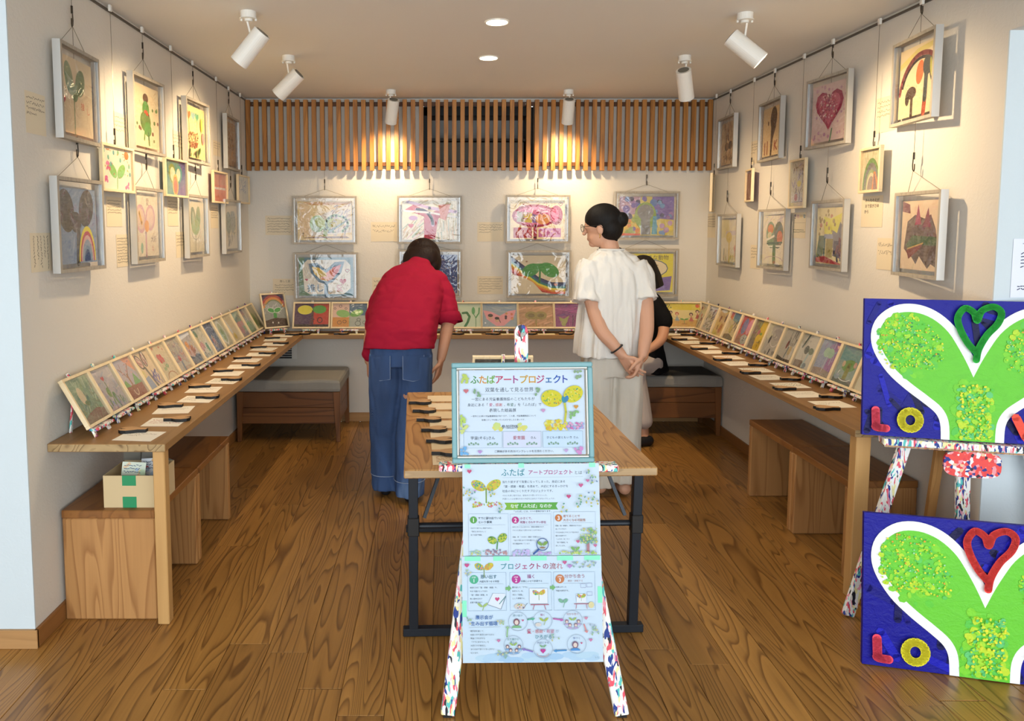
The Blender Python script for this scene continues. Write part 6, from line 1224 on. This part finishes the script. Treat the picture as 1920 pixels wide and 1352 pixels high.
# ---------------------------------------------------------------- woman in the white blouse, hands clasped behind
pb_ = thing('person', 'person in white blouse and ivory trousers standing with hands clasped behind', 'person')
OB = V3((1.0, 4.06, 0)); pb_.location = OB
def r_(p): return V3(p) - OB
b = MB()
limb(b, [r_((.99, 4.06, .88)), r_((.99, 4.06, 1.1)), r_((.985, 4.06, 1.25))], [.10, .09, .085])
limb(b, [r_((.87, 4.06, 1.305)), r_((1.11, 4.06, 1.305))], [.045, .045])
limb(b, [r_((.985, 4.07, 1.33)), r_((.955, 4.085, 1.47))], [.056, .05])
hc = V3((.925, 4.095, 1.535)); fB = V3((-.86, .46, -.12))
hd_ = head(b, r_(hc), fB, (-.05, 0, 1), 1.03)
for x, fx, fy in ((.925, .925, 4.07), (1.065, 1.06, 4.05)):
    limb(b, [r_((x, 4.06, .85)), r_((x, 4.06, .46)), r_((fx, fy, .08))], [.08, .055, .038]); limb(b, [r_((fx, fy - .045, .045)), r_((fx - .02, fy + .15, .032))], [.036, .028])
limb(b, [r_((.86, 4.05, 1.29)), r_((.845, 3.99, 1.16)), r_((.882, 3.92, .985)), r_((.94, 3.885, .905)), r_((.995, 3.87, .84))], [.044, .044, .040, .034, .026])
hand(b, r_((.997, 3.868, .832)), (.62, -.02, -.80), (.30, .35, .1), 1.0, .22, 1, .16)
limb(b, [r_((1.125, 4.05, 1.29)), r_((1.145, 3.99, 1.16)), r_((1.145, 3.935, .985)), r_((1.125, 3.90, .90)), r_((1.108, 3.875, .84))], [.044, .044, .040, .034, .026])
hand(b, r_((1.106, 3.873, .832)), (-.30, -.06, -.93), (-.6, .30, .0), 1.0, .55, -1, .10)
obj('body', union('body', b, .0042, 'skin', 2), pb_)
eyes(pb_, *hd_, 1.03)
c, f, up, r = hd_
h_ = MB(); ell(h_, c - f * .010 + up * .044, .092, .103, .088, r, f, up, 28, 18); ell(h_, c - f * .050 - up * .01, .086, .068, .080, r, f, up, 24, 14); ell(h_, c - f * .118 + up * .028, .038, .034, .040, r, f, up); ell(h_, c - f * .112 + up * .012, .03, .036, .03, r, f, up); limb(h_, [c - f * .055 - up * .055, c - f * .05 - up * .10], [.04, .02])
obj('hair', union('hair', h_, .0055, 'hairblack', 3), pb_)
glasses(pb_, *hd_, 'frame_dk', 1.03, .021)
for sg_ in (-1, 1): obj('earring', MB().tube([c + r * sg_ * .084 - f * .006 - up * .040, c + r * sg_ * .086 - f * .006 - up * .056, c + r * sg_ * .084 - f * .002 - up * .062], .0022, 6).mesh('earring', 'gold'), pb_)
nc = r_((.97, 4.075, 1.408))
obj('necklace', MB().tube([nc + V3((.063 * math.cos(t), .060 * math.sin(t), .016 * math.sin(t) + .0)) for t in [2 * math.pi * i / 24 for i in range(25)]], .0035, 6).tube([nc + V3((.03 + .001 * i, -.056 - .002 * i, -.012 - .006 * i)) for i in range(5)], .004, 6).mesh('necklace', 'shoe'), pb_)
s_ = MB()
loft(s_, [(r_((.955, 4.04, .812)), (0, 0, 1), .182, .150, .055), (r_((.965, 4.045, .93)), (0, 0, 1), .185, .150, .05), (r_((.98, 4.05, 1.08)), (0, 0, 1), .182, .142, .04), (r_((.985, 4.055, 1.22)), (0, 0, 1), .172, .130, .028), (r_((.990, 4.06, 1.315)), (0, 0, 1), .168, .112, .02), (r_((.98, 4.065, 1.372)), (0, 0, 1), .125, .092, .018), (r_((.975, 4.07, 1.405)), (0, 0, 1), .074, .068, .012)], k_=9, ph=.4)
loft(s_, [(r_((.865, 4.055, 1.335)), (.25, .2, 1), .070, .075, 0), (r_((.835, 4.03, 1.25)), (.22, .25, 1), .076, .085, .01), (r_((.822, 4.0, 1.165)), (.15, .3, 1), .070, .080, .025), (r_((.822, 3.985, 1.115)), (.1, .3, 1), .082, .088, .05)], k_=8)
loft(s_, [(r_((1.10, 4.055, 1.33)), (-.25, .2, 1), .070, .075, 0), (r_((1.125, 4.03, 1.25)), (-.22, .25, 1), .074, .085, .01), (r_((1.14, 4.0, 1.175)), (-.15, .3, 1), .062, .078, .025), (r_((1.145, 3.985, 1.128)), (-.1, .3, 1), .070, .086, .05)], k_=8)
bl = obj('blouse', union('blouse', s_, .0062, 'whitelinen', 2, (.008, 17, 2.6, 5.3)), pb_)
obj('neck_binding', MB().tube([r_((.973 + .072 * math.cos(t), 4.07 + .067 * math.sin(t), 1.407)) for t in [2 * math.pi * i / 28 for i in range(29)]], .006, 6).mesh('neck_binding', 'whitelinen', smooth=True), bl)
m_ = MB(); e_ = ering(r_((.968, 3.8775, .872)), (.6, -.15, -.75), .035, .035, 20); m_.tube(e_ + [e_[0]], .005, 6)
obj('bracelet', m_.mesh('bracelet', 'shoe'), pb_)
j_ = MB()
loft(j_, [(r_((.985, 4.06, .93)), (0, 0, 1), .15, .115, 0), (r_((.985, 4.055, .80)), (0, 0, 1), .170, .130, .006), (r_((.985, 4.055, .70)), (0, 0, 1), .168, .125, .008)])
for x, fx, fy in ((.905, .925, 4.06), (1.065, 1.06, 4.04)):
    loft(j_, [(r_((x, 4.055, .80)), (0, 0, 1), .092, .122, 0), (r_((x, 4.055, .55)), (0, 0, 1), .09, .11, .014), (r_((fx, fy, .30)), (0, 0, 1), .088, .10, .022), (r_((fx, fy, .05 if fx < 1 else .085)), (0, 0, 1), .085, .10, .03)], k_=6, ph=x * 7)
obj('trousers', union('trousers', j_, .007, 'ivory', 3, (.008, 14, 2.2, 2.3)), pb_)
# ---------------------------------------------------------------- person in black seated on the right bench
pc = thing('person', 'person in black top with black bobbed hair sitting on the right bench', 'person')
OC = V3((1.53, 5.25, .447)); pc.location = OC
def r_(p): return V3(p) - OC
b = MB()
limb(b, [r_((1.52, 5.25, .56)), r_((1.50, 5.22, .80)), r_((1.49, 5.19, 0.98))], [.10, .085, .085])
limb(b, [r_((1.43, 5.11, 1.0)), r_((1.53, 5.26, 1.0))], [.05, .05])
limb(b, [r_((1.475, 5.18, 1.03)), r_((1.465, 5.18, 1.13))], [.048, .046])
fC = V3((-.75, .6, -.35)); hd_ = head(b, r_((1.46, 5.18, 1.205)), fC, (-.2, 0, 1), 1.0)
LEGC = ((-.06, 1.40), (.08, 1.36))
for dy, kx in LEGC:
    limb(b, [r_((1.53, 5.25 + dy, .53)), r_((kx, 5.12 + dy * .6, .50)), r_((kx + .03, 5.06 + dy * .6, .25)), r_((kx + .05, 5.01 + dy * .6, .05))], [.070, .055, .045, .032]); limb(b, [r_((kx + .06, 4.99 + dy * .6, .04)), r_((kx - .06, 4.95 + dy * .6, .035))], [.03, .025])
limb(b, [r_((1.53, 5.09, .98)), r_((1.585, 5.05, .86)), r_((1.555, 4.99, .75)), r_((1.46, 4.96, .68))], [.042, .040, .035, .026])
hand(b, r_((1.455, 4.958, .675)), (-.8, -.1, -.4), (0, .3, -1), .95, .3, 1)
limb(b, [r_((1.44, 5.28, .98)), r_((1.37, 5.30, .84)), r_((1.29, 5.25, .76))], [.042, .04, .028])
hand(b, r_((1.285, 5.245, .755)), (-.8, -.2, -.3), (0, -.2, -1), .95, .3, -1)
obj('body', union('body', b, .005, 'skin2', 2), pc)
eyes(pc, *hd_)
c, f, up, r = hd_
h_ = MB(); ell(h_, c - f * .016 + up * .032, .092, .104, .092, r, f, up, 26, 16); loft(h_, [(c - f * .03 + up * .03, up, .092, .085, 0), (c - f * .045 - up * .06, up, .10, .072, .01), (c - f * .05 - up * .14, up, .098, .058, .02)], xdir=tuple(r))
obj('hair', union('hair', h_, .006, 'hairblack', 3), pc)
s_ = MB(); xd = (.6, .75, 0)
loft(s_, [(r_((1.545, 5.27, .475)), (0, 0, 1), .155, .15, .02), (r_((1.52, 5.25, .62)), (-.1, 0, 1), .128, .125, .02), (r_((1.505, 5.23, .80)), (-.1, -.1, 1), .120, .112, .012), (r_((1.49, 5.19, .98)), (-.1, -.1, 1), .130, .102, .006), (r_((1.475, 5.18, 1.06)), (-.1, 0, 1), .10, .075, 0), (r_((1.468, 5.18, 1.09)), (-.1, 0, 1), .065, .058, 0)], xdir=xd, k_=7)
limb(s_, [r_((1.525, 5.10, 1.005)), r_((1.575, 5.06, .92)), r_((1.59, 5.045, .865))], [.062, .060, .056])
limb(s_, [r_((1.44, 5.27, 1.0)), r_((1.38, 5.30, .88))], [.062, .056])
obj('top', union('top', s_, .007, 'blackcloth', 2, (.006, 9, 5, 4.4)), pc)
j_ = MB()
for dy, kx in LEGC:
    limb(j_, [r_((1.55, 5.25 + dy, .535)), r_((kx + .01, 5.12 + dy * .6, .515)), r_((kx + .03, 5.06 + dy * .6, .30)), r_((kx + .045, 5.02 + dy * .6, .17))], [.086, .074, .066, .062])
obj('trousers', union('trousers', j_, .007, 'pinkgrey', 3), pc)
for dy, kx in ((-.06, 1.40), (.08, 1.36)):
    m_ = MB(); limb(m_, [r_((kx + .075, 4.995 + dy * .6, .036)), r_((kx - .075, 4.945 + dy * .6, .032))], [.036, .030]); obj('shoe', m_.mesh('shoe', 'shoe', smooth=True), pc)
bpy.data.objects.remove(_to)
